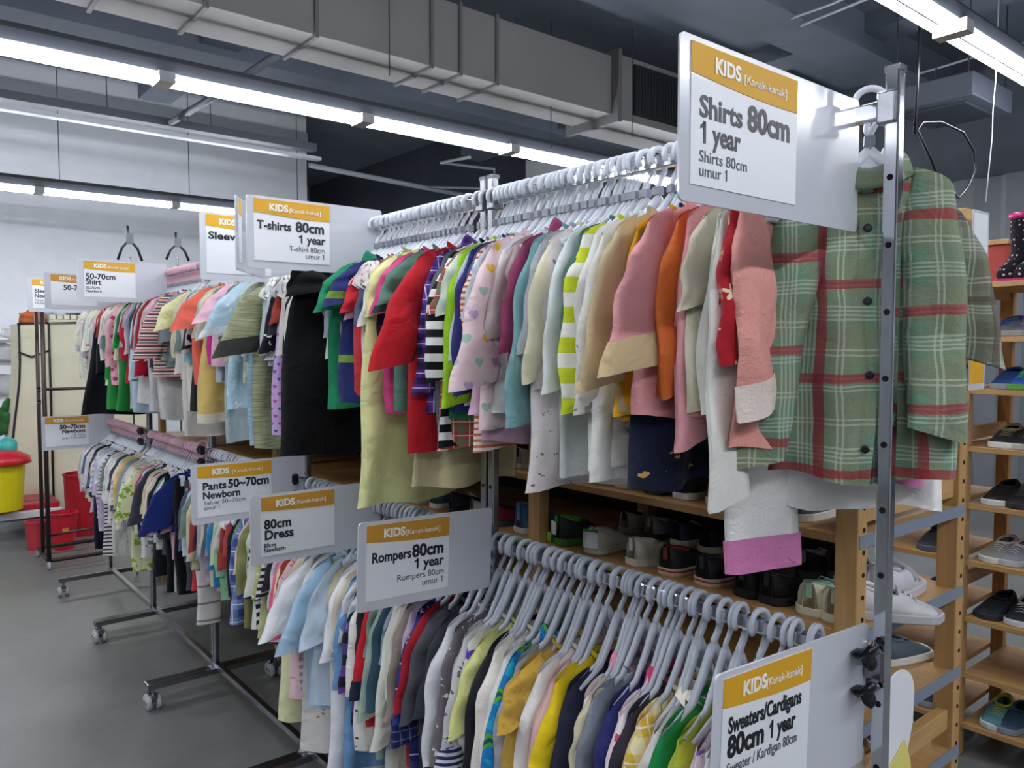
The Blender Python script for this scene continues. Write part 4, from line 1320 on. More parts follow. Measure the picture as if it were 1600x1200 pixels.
L4 = [
 (326, None, 940, S('#b6a2d2'), 'lilac cotton trousers', 'trousers', dict(kind='pants')),
 (314, None, 905, S('#58b394'), 'turquoise green leggings', 'trousers', dict(kind='pants', hw=.17)),
 (304, None, 900, S('#4aa58c'), 'teal green trousers', 'trousers', dict(kind='pants')),
 (296, None, 995, ('stripe', '#d8d5d0', '#8c8a8c', .07, .12), 'white trousers with thin grey rings', 'trousers', dict(kind='pants')),
 (288, None, 940, S('#c23b48'), 'brick red trousers', 'trousers', dict(kind='pants')),
 (280, None, 940, S('#43464e'), 'charcoal grey trousers', 'trousers', dict(kind='pants')),
 (272, None, 945, S('#0d0e12'), 'black cotton trousers', 'trousers', dict(kind='pants', hw=.17)),
 (264, 835, 838, ('dots', '#1d2a6a', '#1d2a6a', 40, .1), 'cobalt navy top with white scalloped edge', 'shirt', dict(hw=.15, sw=.13, ew=.14, zoff=.02, spread=.05)),
 (256, None, 940, ('vstripe', '#0e0f14', '#e0e0e0', .09, .1), 'black trousers with a white side stripe', 'trousers', dict(kind='pants', hw=.17)),
 (248, 845, 860, S('#c9cbc4'), 'stone white hooded jacket', 'jacket', dict(collar=('hood', None))),
 (241, 830, 900, S('#14161c'), 'jet black zip jacket', 'jacket', {}),
]
L5 = [
 (233, 830, 850, ('stripe', '#55575e', '#c4c6ca', .03, .4), 'grey striped top on the lower newborn rail', 'shirt', {}),
 (226, 815, 840, S('#3a3b48'), 'slate black newborn top', 'shirt', dict(sw=.11, ew=.12)),
 (219, 830, 870, ('dots', '#d8d9da', '#7c8088', 40, .22), 'white newborn top with grey bear print', 'shirt', {}),
 (212, 810, 890, ('flowers', '#d9dfb0', '#8cae3c', 24, .35), 'lime leaf printed newborn top', 'shirt', dict(sw=.11, ew=.11)),
 (206, 800, 860, S('#b6c3ca'), 'dusty blue newborn top', 'shirt', {}),
 (199, 795, 850, ('dots', '#d6cfc4', '#8a8a8e', 60, .25), 'oat newborn top with grey specks', 'shirt', {}),
 (193, 790, 830, S('#8f9398'), 'mid grey newborn cardigan', 'jacket', {}),
 (187, 795, 820, S('#e2c37a'), 'honey yellow newborn top', 'shirt', {}),
 (181, 785, 830, ('flowers', '#dcd6cc', '#a8a29c', 40, .25), 'cream newborn top with sketchy print', 'shirt', {}),
 (175, 780, 870, S('#dadad2'), 'pale ecru newborn vest', 'shirt', {}),
 (169, 775, 820, ('dots', '#dcd0cc', '#3a3236', 50, .22), 'white newborn top with black and pink dots', 'shirt', {}),
 (163, 775, 870, ('stripe', '#e2dcdc', '#2a2a34', .02, .35), 'black and white striped newborn top', 'shirt', {}),
 (157, 770, 830, S('#c9b4d2'), 'lilac newborn top', 'shirt', {}),
 (151, 765, 810, ('stripe', '#b8a2c8', '#ddd2e2', .03, .5), 'lavender striped newborn top', 'shirt', {}),
 (146, 760, 860, S('#1b1d2a'), 'black blue newborn overall', 'romper', {}),
 (141, 755, 800, ('flowers', '#cfc0dc', '#8d76a8', 40, .2), 'far lavender floral newborn top', 'shirt', {}),
]
rowset(U1, ZT, 'on the nearest upper rail', 'clothes on the nearest upper rail')
rowset(U2, ZT, 'on the second upper rail', 'clothes on the second upper rail')
rowset(U3, ZT, 'on the far upper rails', 'clothes on the far upper rails')
rowset(L1, ZL, 'on the nearest lower rail', 'clothes on the nearest lower rail')
rowset(L2, ZL, 'on the second lower rail', 'clothes on the second lower rail')
rowset(L3, ZL, 'on the third lower rail', 'clothes on the third lower rail')
rowset(L4, ZL, 'on the fourth lower rail', 'clothes on the fourth lower rail')
rowset(L5, ZL, 'left', 'clothes on the farthest lower rail')

# the green flannel shirts at the near end, turned towards the aisle
NG = 'clothes on the nearest upper rail'
garment(.564, ZT, 'top', TART, 'sage green and red plaid flannel shirt hanging face on behind the near chrome post', 'shirt', NG,
        Ls=.385, LsR=.33, L=.445, hw=.110, flare=1.14, T=.020, rz=-1.0, sw=.10, ew=.105, spread=.078, A=.015, neckw=.044, spR=.1, collar=('fold', TART), placket=(TART, 4), ylean=-.045, x=1.128, sh=.106, swR=.082, seed=77, zoff=.026)
hanger(.566, ZT + .022, -1.0, 'frosted plastic hanger of the front sage green plaid shirt', 'hangers at the near post').location.x = 1.136
garment(.580, ZT, 'top', TART2, 'greyer plaid shirt with brown lines just behind the front green plaid one', 'shirt', NG,
        Ls=.20, L=.37, hw=.13, flare=1.05, T=.012, rz=-.92, sw=.095, ew=.09, spread=.04, collar=('fold', TART2), x=1.185, sh=.12)
hanger(.580, ZT, -.92, 'frosted plastic hanger of the greyer plaid shirt', 'hangers at the near post').location.x = 1.20
garment(.605, ZT, 'top', ('fuzzy', '#f2f0ec'), 'white sweatshirt with very long sleeves and pink cuffs under the plaid shirts', 'shirt', NG,
        Ls=.53, LsR=.38, L=.475, hw=.14, flare=1.0, T=.014, rz=-.9, sw=.105, ew=.112, spread=.02, cuff=('fuzzy', '#d784b4'), x=1.16, swR=.07, spR=-1.5)
hanger(.605, ZT, -.85, 'frosted plastic hanger of the white sweatshirt with pink cuffs', 'hangers at the near post')

# more garments squeezed in behind where the rail would show bare
def gaps(rows, zr, y0, y1, step=.036):
    ys = sorted([y_at(r[0], XRK - .13) for r in rows if y0 < y_at(r[0], XRK - .13) < y1])
    out = []
    ys = [y0] + ys + [y1]
    for a, b in zip(ys, ys[1:]):
        n = int((b - a) / step)
        for k in range(1, n + 1):
            out.append(a + (b - a) * k / (n + 1))
    return out
MUTED = {'#d8d4cc': 'ivory', '#c2cbd2': 'pale blue', '#d9c3c6': 'pale rose', '#8f98a6': 'blue grey', '#cfc8a8': 'straw', '#3f4350': 'slate', '#b9a9c0': 'mauve', '#dfe2e4': 'white', '#7a8f86': 'grey green', '#a8433f': 'brick', '#e0d2b8': 'cream', '#56607a': 'dull blue', '#c8d4c0': 'pale green', '#2a2c34': 'near black', '#d79fae': 'rose'}
FILL = {}
for rows, zr, k, nm in ((U1 , ZT, 0, 'nearest upper'), (U2, ZT, 1, 'second upper'), (U3, ZT, 2, 'third upper'), (U3, ZT, 3, 'fourth upper'), (U3, ZT, 4, 'farthest upper'),
                        (L1 + L2, ZL, 0, 'nearest lower'), (L2 + L1, ZL, 1, 'second lower'), (L3 + L2, ZL, 2, 'third lower'), (L4 + L5 + L3, ZL, 3, 'fourth lower'), (L5 + L4, ZL, 4, 'farthest lower')):
    ya, yb = PY[k] + (.26 if (k == 0 and zr == ZT) else .08), PY[k + 1] - .03
    for y in gaps(rows, zr, ya, yb, .034):
        up = zr == ZT
        c = RR.choice(list(MUTED))
        base = min(rows, key=lambda r_: abs(y_at(r_[0], XRK - .13) - y))[4]
        key = (nm, base); FILL[key] = FILL.get(key, 0) + 1
        pre = ('', 'second ', 'third ', 'fourth ', 'fifth ', 'sixth ', 'seventh ', 'eighth ', 'ninth ', 'tenth ', 'eleventh ', 'twelfth ', 'thirteenth ')[min(12, FILL[key] - 1)]
        garment(y, zr, 'top', S(c), short(pre + 'plain ' + MUTED[c] + ' garment squeezed next to the ' + base, 16), 'shirt', 'garments pressed between others, %s rail' % nm,
                Ls=RR.uniform(.10, .24), L=RR.uniform(.28, .36), hw=.13, T=.010, rz=RR.uniform(-.05, .05), spread=.02, zoff=-LONG if (not up and y < 2.35) else 0)
        hanger(y, zr, RR.uniform(-.1, .1), short(pre + 'frosted plastic hanger next to the ' + base, 16), 'hangers on the %s rail' % nm, pink=k >= 3, long=(not up and y < 2.35))
# bare hangers crowded in between
for zr, k, nm in ((ZT, 0, 'nearest upper'), (ZT, 1, 'second upper'), (ZL, 0, 'nearest lower'), (ZL, 1, 'second lower')):
    n = 17 if k == 0 else 12
    y0_ = PY[k] + (.36 if (zr == ZT and k == 0) else .09)
    for i in range(n):
        y = y0_ + (PY[k + 1] - .06 - y0_) * (i + .5) / n + RR.uniform(-.008, .008)
        hanger(y, zr, RR.uniform(-.12, .12), 'bare frosted hanger, %s from the near end of the %s rail' % (('first second third fourth fifth sixth seventh eighth ninth tenth eleventh twelfth thirteenth fourteenth fifteenth sixteenth seventeenth'.split())[i], nm), 'bare hangers on the %s rail' % nm, long=zr == ZL)
print('GARMENTS', GN[0], 'HANGERS', HN[0])

# ---------------------------------------------------------------- shoes
def shoe(loc, rz, col, sole, label, Ls=.15, trim=None, laces=None, cat='shoe', group=None, dirty=False, high=0, stripe=None, velcro=False):
    e = empty('shoe', loc, rz, label=label, cat=cat, group=group)
    k = Ls / .15
    ns, na = 16, 12
    UP = plain('shoe_' + col, col, .6, bump=.15, bscale=60, var=.08, vscale=30)
    SO = plain('sole_' + sole, sole, .55, var=.06, vscale=40)
    def hw(s):    # half width along the shoe, heel at 0
        return k * (.026 + .007 * math.sin(min(1, s * 1.15) * PI * .5) + .003 * math.sin(s * PI)) * (1 if s < .8 else max(.25, (1 - ((s - .8) / .2) ** 2) ** .5 * .75 + .25)) * (.50 + .50 * min(1, s * 9) ** .5)
    def hh(s):
        h = .056 + high
        if s < .42: return k * (h + .006 * math.cos(s / .42 * PI))
        t = (s - .42) / .58
        return k * (h - .006 - (h - .032) * smooth(0, .75, t) - .018 * max(0, t - .75) * 4)
    mb = MB(); idx = {}
    for i in range(ns + 1):
        s = (i / ns) ** 1.5
        y = (s - .02) * Ls
        for j in range(na + 1):
            a = -PI / 2 + PI * j / na
            open_ = smooth(.04, .10, s) * (1 - smooth(.42, .50, s))
            amax = 1 - .30 * open_
            # squeeze the arch so that an opening is left round the ankle
            t = (j / na) * 2 - 1
            side = 1 if t >= 0 else -1
            at = abs(t)
            if open_ > 0.01 and at < .34:
                at = .34
            ang = at * PI / 2
            x = side * hw(s) * math.sin(ang) ** .75 if ang > 0 else 0
            z = .012 * k + (hh(s) - .012 * k) * max(0, math.cos(ang)) ** .6
            idx[(i, j)] = len(mb.v)
            mb.v.append((x, y, z))
    for i in range(ns):
        s = ((i + .5) / ns) ** 1.5
        for j in range(na):
            t = abs(((j + .5) / na) * 2 - 1)
            if .08 < s < .46 and t < .3: continue
            mb.f.append((idx[(i, j)], idx[(i, j + 1)], idx[(i + 1, j + 1)], idx[(i + 1, j)]))
    for i in (0, ns):
        mb.f.append(tuple(idx[(i, j)] for j in range(na + 1)))
    u = mb.build('upper', UP, e, smooth=True)
    sm = u.modifiers.new('solid', 'SOLIDIFY'); sm.thickness = .0022; sm.offset = -1
    # sole
    P = []
    for i in range(ns + 1):
        s = (i / ns) ** 1.5; P.append((hw(s) * 1.09, (s - .02) * Ls * (1.0) ))
    out = [(x, y) for x, y in P] + [(-x, y) for x, y in reversed(P)]
    n = len(out)
    mb = MB()
    for (f_, z) in ((.93, 0), (1.0, .003 * k), (1.0, .015 * k), (.95, .017 * k)):
        mb.v += [(x * f_, (y - Ls * .48) * (1.02 if f_ == 1 else .99) + Ls * .48, z) for x, y in out]
    for r_ in range(3):
        for i in range(n):
            mb.f.append((r_ * n + i, r_ * n + (i + 1) % n, (r_ + 1) * n + (i + 1) % n, (r_ + 1) * n + i))
    mb.f.append(tuple(reversed(range(n)))); mb.f.append(tuple(3 * n + i for i in range(n)))
    mb.build('sole', SO, e)
    if stripe:
        mb = MB()
        o3 = [(x * 1.015, (y - Ls * .48) * 1.03 + Ls * .48) for x, y in out]
        for z in (.009 * k, .0125 * k): mb.v += [(x, y, z) for x, y in o3]
        for i in range(n): mb.f.append((i, (i + 1) % n, n + (i + 1) % n, n + i))
        mb.build('sole_stripe', plain('sole_stripe_' + stripe, stripe, .5), e)
    # lining, padded collar
    pts = []
    for q in range(20):
        a = 2 * PI * q / 20
        s = .25 + .19 * math.cos(a)
        pts.append((hw(s) * .66 * math.sin(a), (s - .02) * Ls, hh(s) * .94 - .001))
    MB().tube(pts, .0042 * k, 6, closed=True).build('padded_collar', plain('shoe_' + (trim or col), trim or col, .7), e, smooth=True)
    bx('insole', -hw(.25) * .8, hw(.25) * .8, .06 * Ls, .46 * Ls, .014 * k, .018 * k, plain('insole_dark', '#2a2624', .9), e)
    if velcro:
        for s in (.50, .62):
            MB().tube([(-hw(s) * .98, s * Ls, hh(s) * .55), (-hw(s) * .5, s * Ls, hh(s) * .96), (0, s * Ls, hh(s) * 1.06), (hw(s) * .5, s * Ls, hh(s) * .96), (hw(s) * .98, s * Ls, hh(s) * .55)], .0065 * k, 6, flat=.4).build('strap', plain('shoe_' + (trim or col), trim or col, .6), e, smooth=True)
    elif laces:
        LM = plain('lace_' + laces, laces, .7)
        for s in (.50, .56, .62, .68):
            MB().tube([(-hw(s) * .55, s * Ls, hh(s) * .86), (0, s * Ls + .003, hh(s) * 1.04), (hw(s) * .55, s * Ls, hh(s) * .86)], .0016, 5).build('lace', LM, e, smooth=True)
        MB().tube([(0, .5 * Ls, hh(.5)), (.012, .48 * Ls, hh(.5) * 1.08), (.022, .5 * Ls, hh(.5) * .9), (.010, .51 * Ls, hh(.5) * 1.02), (-.012, .5 * Ls, hh(.5) * 1.1), (-.024, .53 * Ls, hh(.5) * .85)], .0015, 5).build('lace', LM, e, smooth=True)
    if trim:
        s = 0.0
        MB().box(-.0055 * k, .0055 * k, -.024 * Ls - .0012, -.02 * Ls, .034 * k, hh(0) * .97).build('heel_tab', plain('shoe_' + trim, trim, .6), e, bevel=.001)
    return e

def sx(px, z_level, X):
    y = y_at(px, X); return (X, y, z_level)
Z5, Z6 = .916, 1.098
# heels towards the aisle on the shelf under the nearest upper rail (toe to +X = rotate -90)
T_ = -PI / 2
s_ = [
 (812, '#4f86b8', '#d6d3c4', 'blue canvas shoe with a star print beside the pine upright', dict(trim='#7fb0da', high=.02)),
 (872, '#2c3a30', '#3f7a2a', 'dark mesh shoe with green sole and paper labels', dict(trim='#5fa83a', high=.01)),
 (927, '#d8d6cc', '#cfcdbf', 'white trainer wearing a white paper price tag', dict(trim='#e2e0d6')),
 (990, '#d2d0c4', '#c6c3b4', 'off white trainer heel just right of the tagged one', dict(trim='#dcdacd')),
 (1044, '#2a2f36', '#cbb9a0', 'navy slip-on shoe with red sole line, left one of the pair', dict(stripe='#a3262a', trim='#7a3b2c')),
 (1102, '#1e232b', '#c2b299', 'navy slip-on shoe with red sole line, right one of the pair', dict(stripe='#a3262a', trim='#2b3038')),
 (1165, '#15161a', '#0f1013', 'black trainer with silver buckle in the shelf middle', dict(trim='#3a3c42', laces='#9a9ca2')),
 (1205, '#0e0f12', '#17181b', 'black leather shoe under the hanging pink cuff', dict(trim='#26282e')),
 (1272, '#d2ccae', '#cbc5aa', 'cream trainer with mint green lining left of the pine upright', dict(trim='#8fb8a4', laces='#7fc0a8')),
 (1312, '#cfcab0', '#c8c2a8', 'cream trainer half hidden by the near pine upright', dict(trim='#b8c0a0')),
]
for px, c, so, lab, kw in s_:
    X = XS + .035
    shoe((X, y_at(px, X), Z5), T_ + RR.uniform(-.22, .22), c, so, lab, Ls=.17, **kw)
# paper tags on the tagged pair
e = empty('price_tag', (XS + .02, y_at(924, XS + .02), Z5 + .065), .3, label='white paper price tag with a green edge on the white trainer', cat='tag')
bx('tag_card', -.0006, .0006, -.021, .021, -.045, 0, CARD, e); bx('tag_edge', -.0008, .0008, -.021, .021, -.004, .003, plain('tag_green', '#3f8a5c', .5), e)
MB().tube([(0, 0, 0), (.01, -.02, .02), (.03, -.03, .012)], .0008, 5).build('string', CHROME2, e)
e = empty('price_tag', (XS + .02, y_at(866, XS + .02), Z5 + .06), -.2, label='small white and green labels hanging on the dark mesh shoe', cat='tag')
bx('tag_card', -.0006, .0006, -.012, .012, -.03, .005, CARD, e); bx('tag_card', -.0008, .0004, .014, .036, -.055, -.03, plain('tag_lime', '#79b83c', .5), e)
# a second row behind and the other shelves
cols = ['#2b2d34', '#8c2238', '#d7d5cc', '#1b1c20', '#44506a', '#6b6f76', '#c7c3b4', '#31463c', '#16171b', '#9c9ea4', '#7a2f34', '#23303f']
sols = ['#d6d3c8', '#1c1d20', '#c9c5b8', '#e0ddd4', '#3a3b40']
colname = {'#2b2d34': 'dark grey', '#8c2238': 'crimson', '#d7d5cc': 'white', '#1b1c20': 'black', '#44506a': 'denim blue', '#6b6f76': 'mid grey', '#c7c3b4': 'ivory', '#31463c': 'bottle green', '#16171b': 'jet black', '#9c9ea4': 'silver grey', '#7a2f34': 'brick red', '#23303f': 'ink blue'}
ordn = ['first', 'second', 'third', 'fourth', 'fifth', 'sixth', 'seventh', 'eighth', 'ninth', 'tenth', 'eleventh', 'twelfth']
def shoe_row(X, z, ya, yb, n, rz, phrase, Ls=.155, seedk=0):
    r = random.Random(seedk)
    for k in range(n):
        c = cols[(k * 5 + seedk) % len(cols)]
        shoe((X, ya + (yb - ya) * (k + .5) / n, z), rz + r.uniform(-.25, .25), c, sols[(k + seedk) % 5], '%s shoe, %s along, %s' % (colname[c], ordn[k], phrase), Ls=Ls,
             trim=r.choice(cols), laces=r.choice([None, '#c9c9cc', '#2a2b30']), group='shoes ' + phrase)
shoe_row(XS + .27, Z5, .82, 1.56, 8, T_, 'back row below the nearest clothes', seedk=3)
shoe_row(XS + .04, Z6, .80, 1.56, 8, T_, 'on the board above the cream trainers', seedk=5)
shoe_row(XS + .04, Z5, 1.66, 2.42, 7, T_, 'on the middle board of the second bay', seedk=8)
shoe_row(XS + .04, Z6, 1.66, 2.42, 7, T_, 'on the upper board of the second bay', seedk=2)
shoe_row(XS + .04, Z6, 2.54, 3.30, 7, T_, 'on the upper board of the third bay', seedk=7)
shoe_row(XS + .04, LEV[1], 2.54, 3.30, 7, T_, 'on the low board of the third bay', seedk=4)
shoe_row(XS + .04, LEV[1], 1.66, 2.42, 7, T_, 'on the low board of the second bay', seedk=9)
shoe_row(XS + .04, LEV[0], 2.54, 4.18, 11, T_, 'on the bottom board of the far bays', seedk=6)
shoe_row(XS + .04, Z6, 3.42, 4.18, 7, T_, 'on the upper board of the fourth bay', seedk=1)
# end bay, seen through the end frame
shoe((1.60, .765, Z5), T_ + .10, '#c9c6cc', '#bdb9be', 'whitish sports shoe with purple mark and straps on the end shelf', Ls=.20, trim='#a9a6ae', velcro=True)
shoe((1.50, .765, Z5), T_ - .9, '#cfced0', '#b9b7ba', 'white sneaker beside the near post with its toe turned down', Ls=.17, trim='#dadada', laces='#e0e0e0')
shoe((1.70, .90, Z5), T_ + .3, '#3d4048', '#4a4c52', 'dark grey sports shoe behind the purple marked one', Ls=.18, trim='#2a2c32')
shoe((1.56, .81, Z6), T_ + .1, '#1d1f24', '#d8d6d0', 'black and white trainer on the end shelf below the pine rail', Ls=.18, trim='#2a2c32')
shoe((1.72, .84, Z6), T_ - .2, '#d0cec8', '#c0beb6', 'dirty white trainer with its toe at the rear upright', Ls=.16)
shoe((1.50, .80, LEV[6]), T_ + .2, '#5a5450', '#b9b2a8', 'grey brown trainer with white laces on the upper end shelf', Ls=.17, laces='#d8d4cc')
shoe((1.72, .80, LEV[6]), T_ - .1, '#8c6a72', '#c9c2bc', 'mauve trainer beside the grey brown one', Ls=.16, laces='#e0dcd6')
shoe((1.54, .80, LEV[3]), T_ + .15, '#1e1f1c', '#2a2b28', 'black strappy shoe with buckles on the lower end shelf', Ls=.19, trim='#34352e', velcro=True)
shoe((1.74, .82, LEV[3]), T_ - .2, '#4a5a66', '#cfcfca', 'blue grey trainer near the rear upright, lower end shelf', Ls=.16)
shoe((1.70, .80, LEV[2]), T_, '#b7a6cf', '#e0dfe4', 'lilac and white trainer low in the end bay', Ls=.17, trim='#d8d2e4', velcro=True)
# shelf across the aisle
cfg = [
 (.12, [('#5a8f9c', '#c9d6da', 'blue running shoe with lime laces on the lowest board', '#b9cf3a'), ('#2f4a5c', '#7a8c98', 'dark teal shoe at the right edge, lowest board', None), ('#39424c', '#8a8f94', 'smoky grey shoe seen through the end frame, lowest board', None)]),
 (.50, [('#1c222c', '#2a2f38', 'black shoe on the third board from below', None), ('#22262e', '#cfd2d6', 'black shoe with pale sole, third board, right', '#d8dade'), ('#1a2340', '#27304a', 'dark blue shoe seen through the end frame', '#2a55a8')]),
 (.70, [('#8f8c88', '#d9d6ce', 'grey canvas shoe with white toe cap and laces', '#dcdad4'), ('#8e9097', '#b9bbc0', 'silver trainer at the right edge', '#e4e4e6'), ('#30333a', '#55585e', 'black shoe behind the end frame, fourth board', None)]),
 (.90, [('#16171a', '#d6d6d4', 'black sports shoe with white sole', None), ('#1b1c20', '#2b2c30', 'black lace-up shoe at the right edge', '#5c5e64'), ('#b9b7b2', '#d0cec8', 'pale trainer seen through the end frame, fifth board', None)]),
 (1.10, [('#1a1b1d', '#e0dfda', 'black shoe with white edged sole', '#8c8460'), ('#222224', '#b5b3ac', 'black shoe with tan laces at the right edge', '#8c8460'), ('#5c4a4e', '#b9b2a8', 'plum grey shoe seen through the end frame', '#c9c4bc')]),
 (1.30, [('#1f3f74', '#8c8f92', 'blue sports shoe with grey sole', None), ('#2450a8', '#5a9c3a', 'cobalt shoe with green sole at the right edge', '#5fbf4a')]),
 (1.48, [('#5a5f66', '#8e8f8c', 'grey mesh shoe with lilac collar', '#2c3f7c'), ('#54585c', '#8a8a86', 'grey shoe with pink lining at the right edge', '#c94fc0')]),
 ]
for z, items in cfg:
    for k, (c, so, lab, lc) in enumerate(items):
        px = (1566, 1600, 1455)[k]
        X = X2 + .20
        y = y_at(px, X2 + .05)
        shoe((X, y, z), PI / 2 + RR.uniform(-.25, .1), c, so, lab + ', shelf across the aisle', Ls=.185, laces=lc, trim=lc)
# clogs and boots on the two top boards
for k, (px, c, lab) in enumerate(((1568, '#6f8a74', 'sage green slip-on with leafy top under the rain boots'), (1600, '#5f8a5c', 'green slip-on at the right edge under the rain boots'))):
    shoe((X2 + .2, y_at(px, X2 + .05), 1.482 + .0), PI / 2, c, '#7c8a7e', lab, Ls=.17, trim='#3f7a48')
BOOT = cloth(('dots', '#15131a', '#c9a8b6', 60, .22))
def boot(loc, rz, label):
    e = empty('rain_boot', loc, rz, label=label, cat='boot', group='dotted rain boots on the top board')
    mb = MB(); n = 16
    rows = [(0.0, .030, .065, .012), (.02, .031, .068, .012), (.045, .031, .060, .008), (.07, .032, .042, -.006), (.10, .036, .037, -.012), (.16, .041, .041, -.012), (.22, .043, .043, -.012)]
    for (z, rx, ry, yc) in rows:
        for j in range(n):
            a = 2 * PI * j / n
            mb.uv[len(mb.v)] = (a * .04, z)
            mb.v.append((rx * math.cos(a), yc + ry * math.sin(a) * (1.0 if math.sin(a) < 0 else 1.0), z + .012))
    for k in range(len(rows) - 1):
        for j in range(n):
            mb.f.append((k * n + j, k * n + (j + 1) % n, (k + 1) * n + (j + 1) % n, (k + 1) * n + j))
    mb.build('boot_shaft', BOOT, e, smooth=True)
    PK = plain('boot_pink', '#b0246c', .3)
    MB().lathe([(.042, .222), (.046, .224), (.046, .243), (.041, .243)], 16, Matrix.Translation((0, -.012, 0)), cap=False).build('cuff_band', PK, e, smooth=True)
    mb = MB()
    for z in (0, .015):
        for j in range(n):
            a = 2 * PI * j / n
            mb.v.append((.036 * math.cos(a), .012 + .074 * math.sin(a), z))
    mb.f = [(j, (j + 1) % n, n + (j + 1) % n, n + j) for j in range(n)] + [tuple(range(n)), tuple(n + j for j in range(n))]
    mb.build('sole', PK, e)
boot((X2 + .16, y_at(1578, X2 + .1), 1.665), .9, 'black dotted rain boot with pink cuff, left one')
boot((X2 + .16, y_at(1608, X2 + .1), 1.665), .7, 'black dotted rain boot with pink cuff, at the picture edge')
b = bx('storage_box', X2 + .3, X2 + .41, y_at(1575, X2 + .35), y_at(1556, X2 + .35) + .12, 1.667, 1.82, plain('red_box', '#a3382c', .5), bevel=.003)
tag(b, 'small red box behind the rain boots', 'box')
tag(bx('wooden_lid', X2 + .29, X2 + .42, y_at(1575, X2 + .35) - .01, y_at(1556, X2 + .35) + .13, 1.822, 1.84, WOOD_X, bevel=.002), 'thin wooden lid lying on the red box', 'lid')

# ---------------------------------------------------------------- the far left corner
CREAM = plain('cream_fabric', '#cfcab0', .8, bump=.4, bscale=5, var=.05)
PIPING = plain('black_piping', '#17181b', .5)
w = empty('fabric_wardrobe', (.87, 7.5, 0), label='cream fabric wardrobe with black piping behind the racks at the far left', cat='wardrobe')
bx('front_panel', .28, 1.0, -.25, .25, .0, 1.66, CREAM, w, .01)
mb = MB()
n = 10
for k in range(n + 1):
    z = 1.62 - 1.5 * k / n
    bul = .07 * smooth(.2, .7, k / n) - .03
    for x in (-bul + .04, .27):
        for y in (-.27, .2):
            mb.v.append((x, y, z))
for k in range(n):
    a = 4 * k
    mb.f += [(a, a + 4, a + 6, a + 2), (a + 1, a + 3, a + 7, a + 5), (a, a + 1, a + 5, a + 4)]
mb.build('side_panel', CREAM, w)
P1 = [(.07 - (.07 * smooth(.2, .7, k / n)), -.275, 1.62 - 1.5 * k / n) for k in range(n + 1)]
MB().tube(P1, .009, 6).build('piping', PIPING, w, smooth=True)
MB().tube([(.275, -.275, .1), (.275, -.275, 1.63), (1.0, -.255, 1.66)], .009, 6).build('piping', PIPING, w, smooth=True)
MB().tube([(.06, -.275, 1.40), (.15, -.29, 1.36), (.27, -.28, 1.41)], .008, 6).build('piping', PIPING, w, smooth=True)
MB().tube([(.06, -.275, 1.62), (.27, -.275, 1.63)], .009, 6).build('piping', PIPING, w, smooth=True)
mb = MB()
for i in range(14):
    mb.box(.29 + i * .05, .33 + i * .05, -.24, .24, 1.662, 1.70)
tag(mb.build('rolled_mat', plain('mat_cream', '#d8d3b4', .8, bump=.4)), None)
mm = bpy.data.objects['rolled_mat']; mm.parent = w; mm.name = 'ribbed_top'
def blob(name, loc, sx_, sy_, sz_, mat, label, cat, seed, amp=.25, group=None):
    bm = bmesh.new(); bmesh.ops.create_icosphere(bm, subdivisions=3, radius=1)
    r = random.Random(seed); ph = [r.uniform(0, 6) for _ in range(6)]
    for v in bm.verts:
        c = v.co
        k = 1 + amp * (math.sin(c.x * 4 + ph[0]) * math.sin(c.y * 5 + ph[1]) + .6 * math.sin(c.z * 7 + ph[2] + c.x * 3) + .4 * math.sin(c.y * 11 + ph[3]))
        c *= k
        c.x *= sx_; c.y *= sy_; c.z = max(-.8, c.z) * sz_
    zmin = min(v.co.z for v in bm.verts)
    for v in bm.verts: v.co.z -= zmin
    me = bpy.data.meshes.new(name); bm.to_mesh(me); bm.free()
    o = link(name, me, mat, None, smooth=True, loc=loc)
    return tag(o, label, cat, group)
BAG = plain('clear_bag', '#dfe3e6', .15, alpha=.6)
blob('folded_cloth', (1.27, 7.45, 1.70), .14, .12, .05, plain('blue_white', '#c8d4ea', .8), 'white bundle with blue on top of the cream wardrobe', 'cloth', 3)
blob('folded_cloth', (1.5, 7.45, 1.70), .16, .12, .07, plain('white_bundle', '#dcdfe2', .8), 'white crumpled bundle on the right of the wardrobe top', 'cloth', 5)
blob('toy_bundle', (1.06, 7.4, 1.625), .09, .08, .06, plain('toy_orange', '#c96a34', .7), 'small orange and yellow bundle at the left of the wardrobe top', 'toy', 9)
# shelf unit with plastic bags at the left edge
x0l, x1l = x_at(-60, 8.2), x_at(44, 8.2)
sh = empty('steel_shelf', (x0l, 8.2, 0), label='pale steel shelf stacked with plastic bags at the left picture edge', cat='shelf')
ww = x1l - x0l
PS = plain('pale_shelf', '#b7babd', .4)
for x in (0, ww - .03):
    for y in (0, .4):
        bx('upright', x, x + .03, y, y + .03, 0, 1.5, PS, sh)
for z in (.3, .72, 1.0, 1.3, 1.5):
    bx('shelf_board', 0, ww, 0, .43, z - .025, z, PS, sh)
for i, (px, z, s1, lab) in enumerate(((8, 1.3, .17, 'clear bag of white cloth on the upper pale shelf'), (12, 1.0, .2, 'clear bulging bag on the middle pale shelf'), (26, .72, .18, 'clear bag lying low on the pale shelf'), (30, 1.5, .13, 'small crumpled clear bag on the very top of the pale shelf'))):
    blob('plastic_bag', (x_at(px, 8.3), 8.3, z), s1 * 1.1, s1 * .7, s1 * .55, BAG, lab, 'bag', 20 + i)
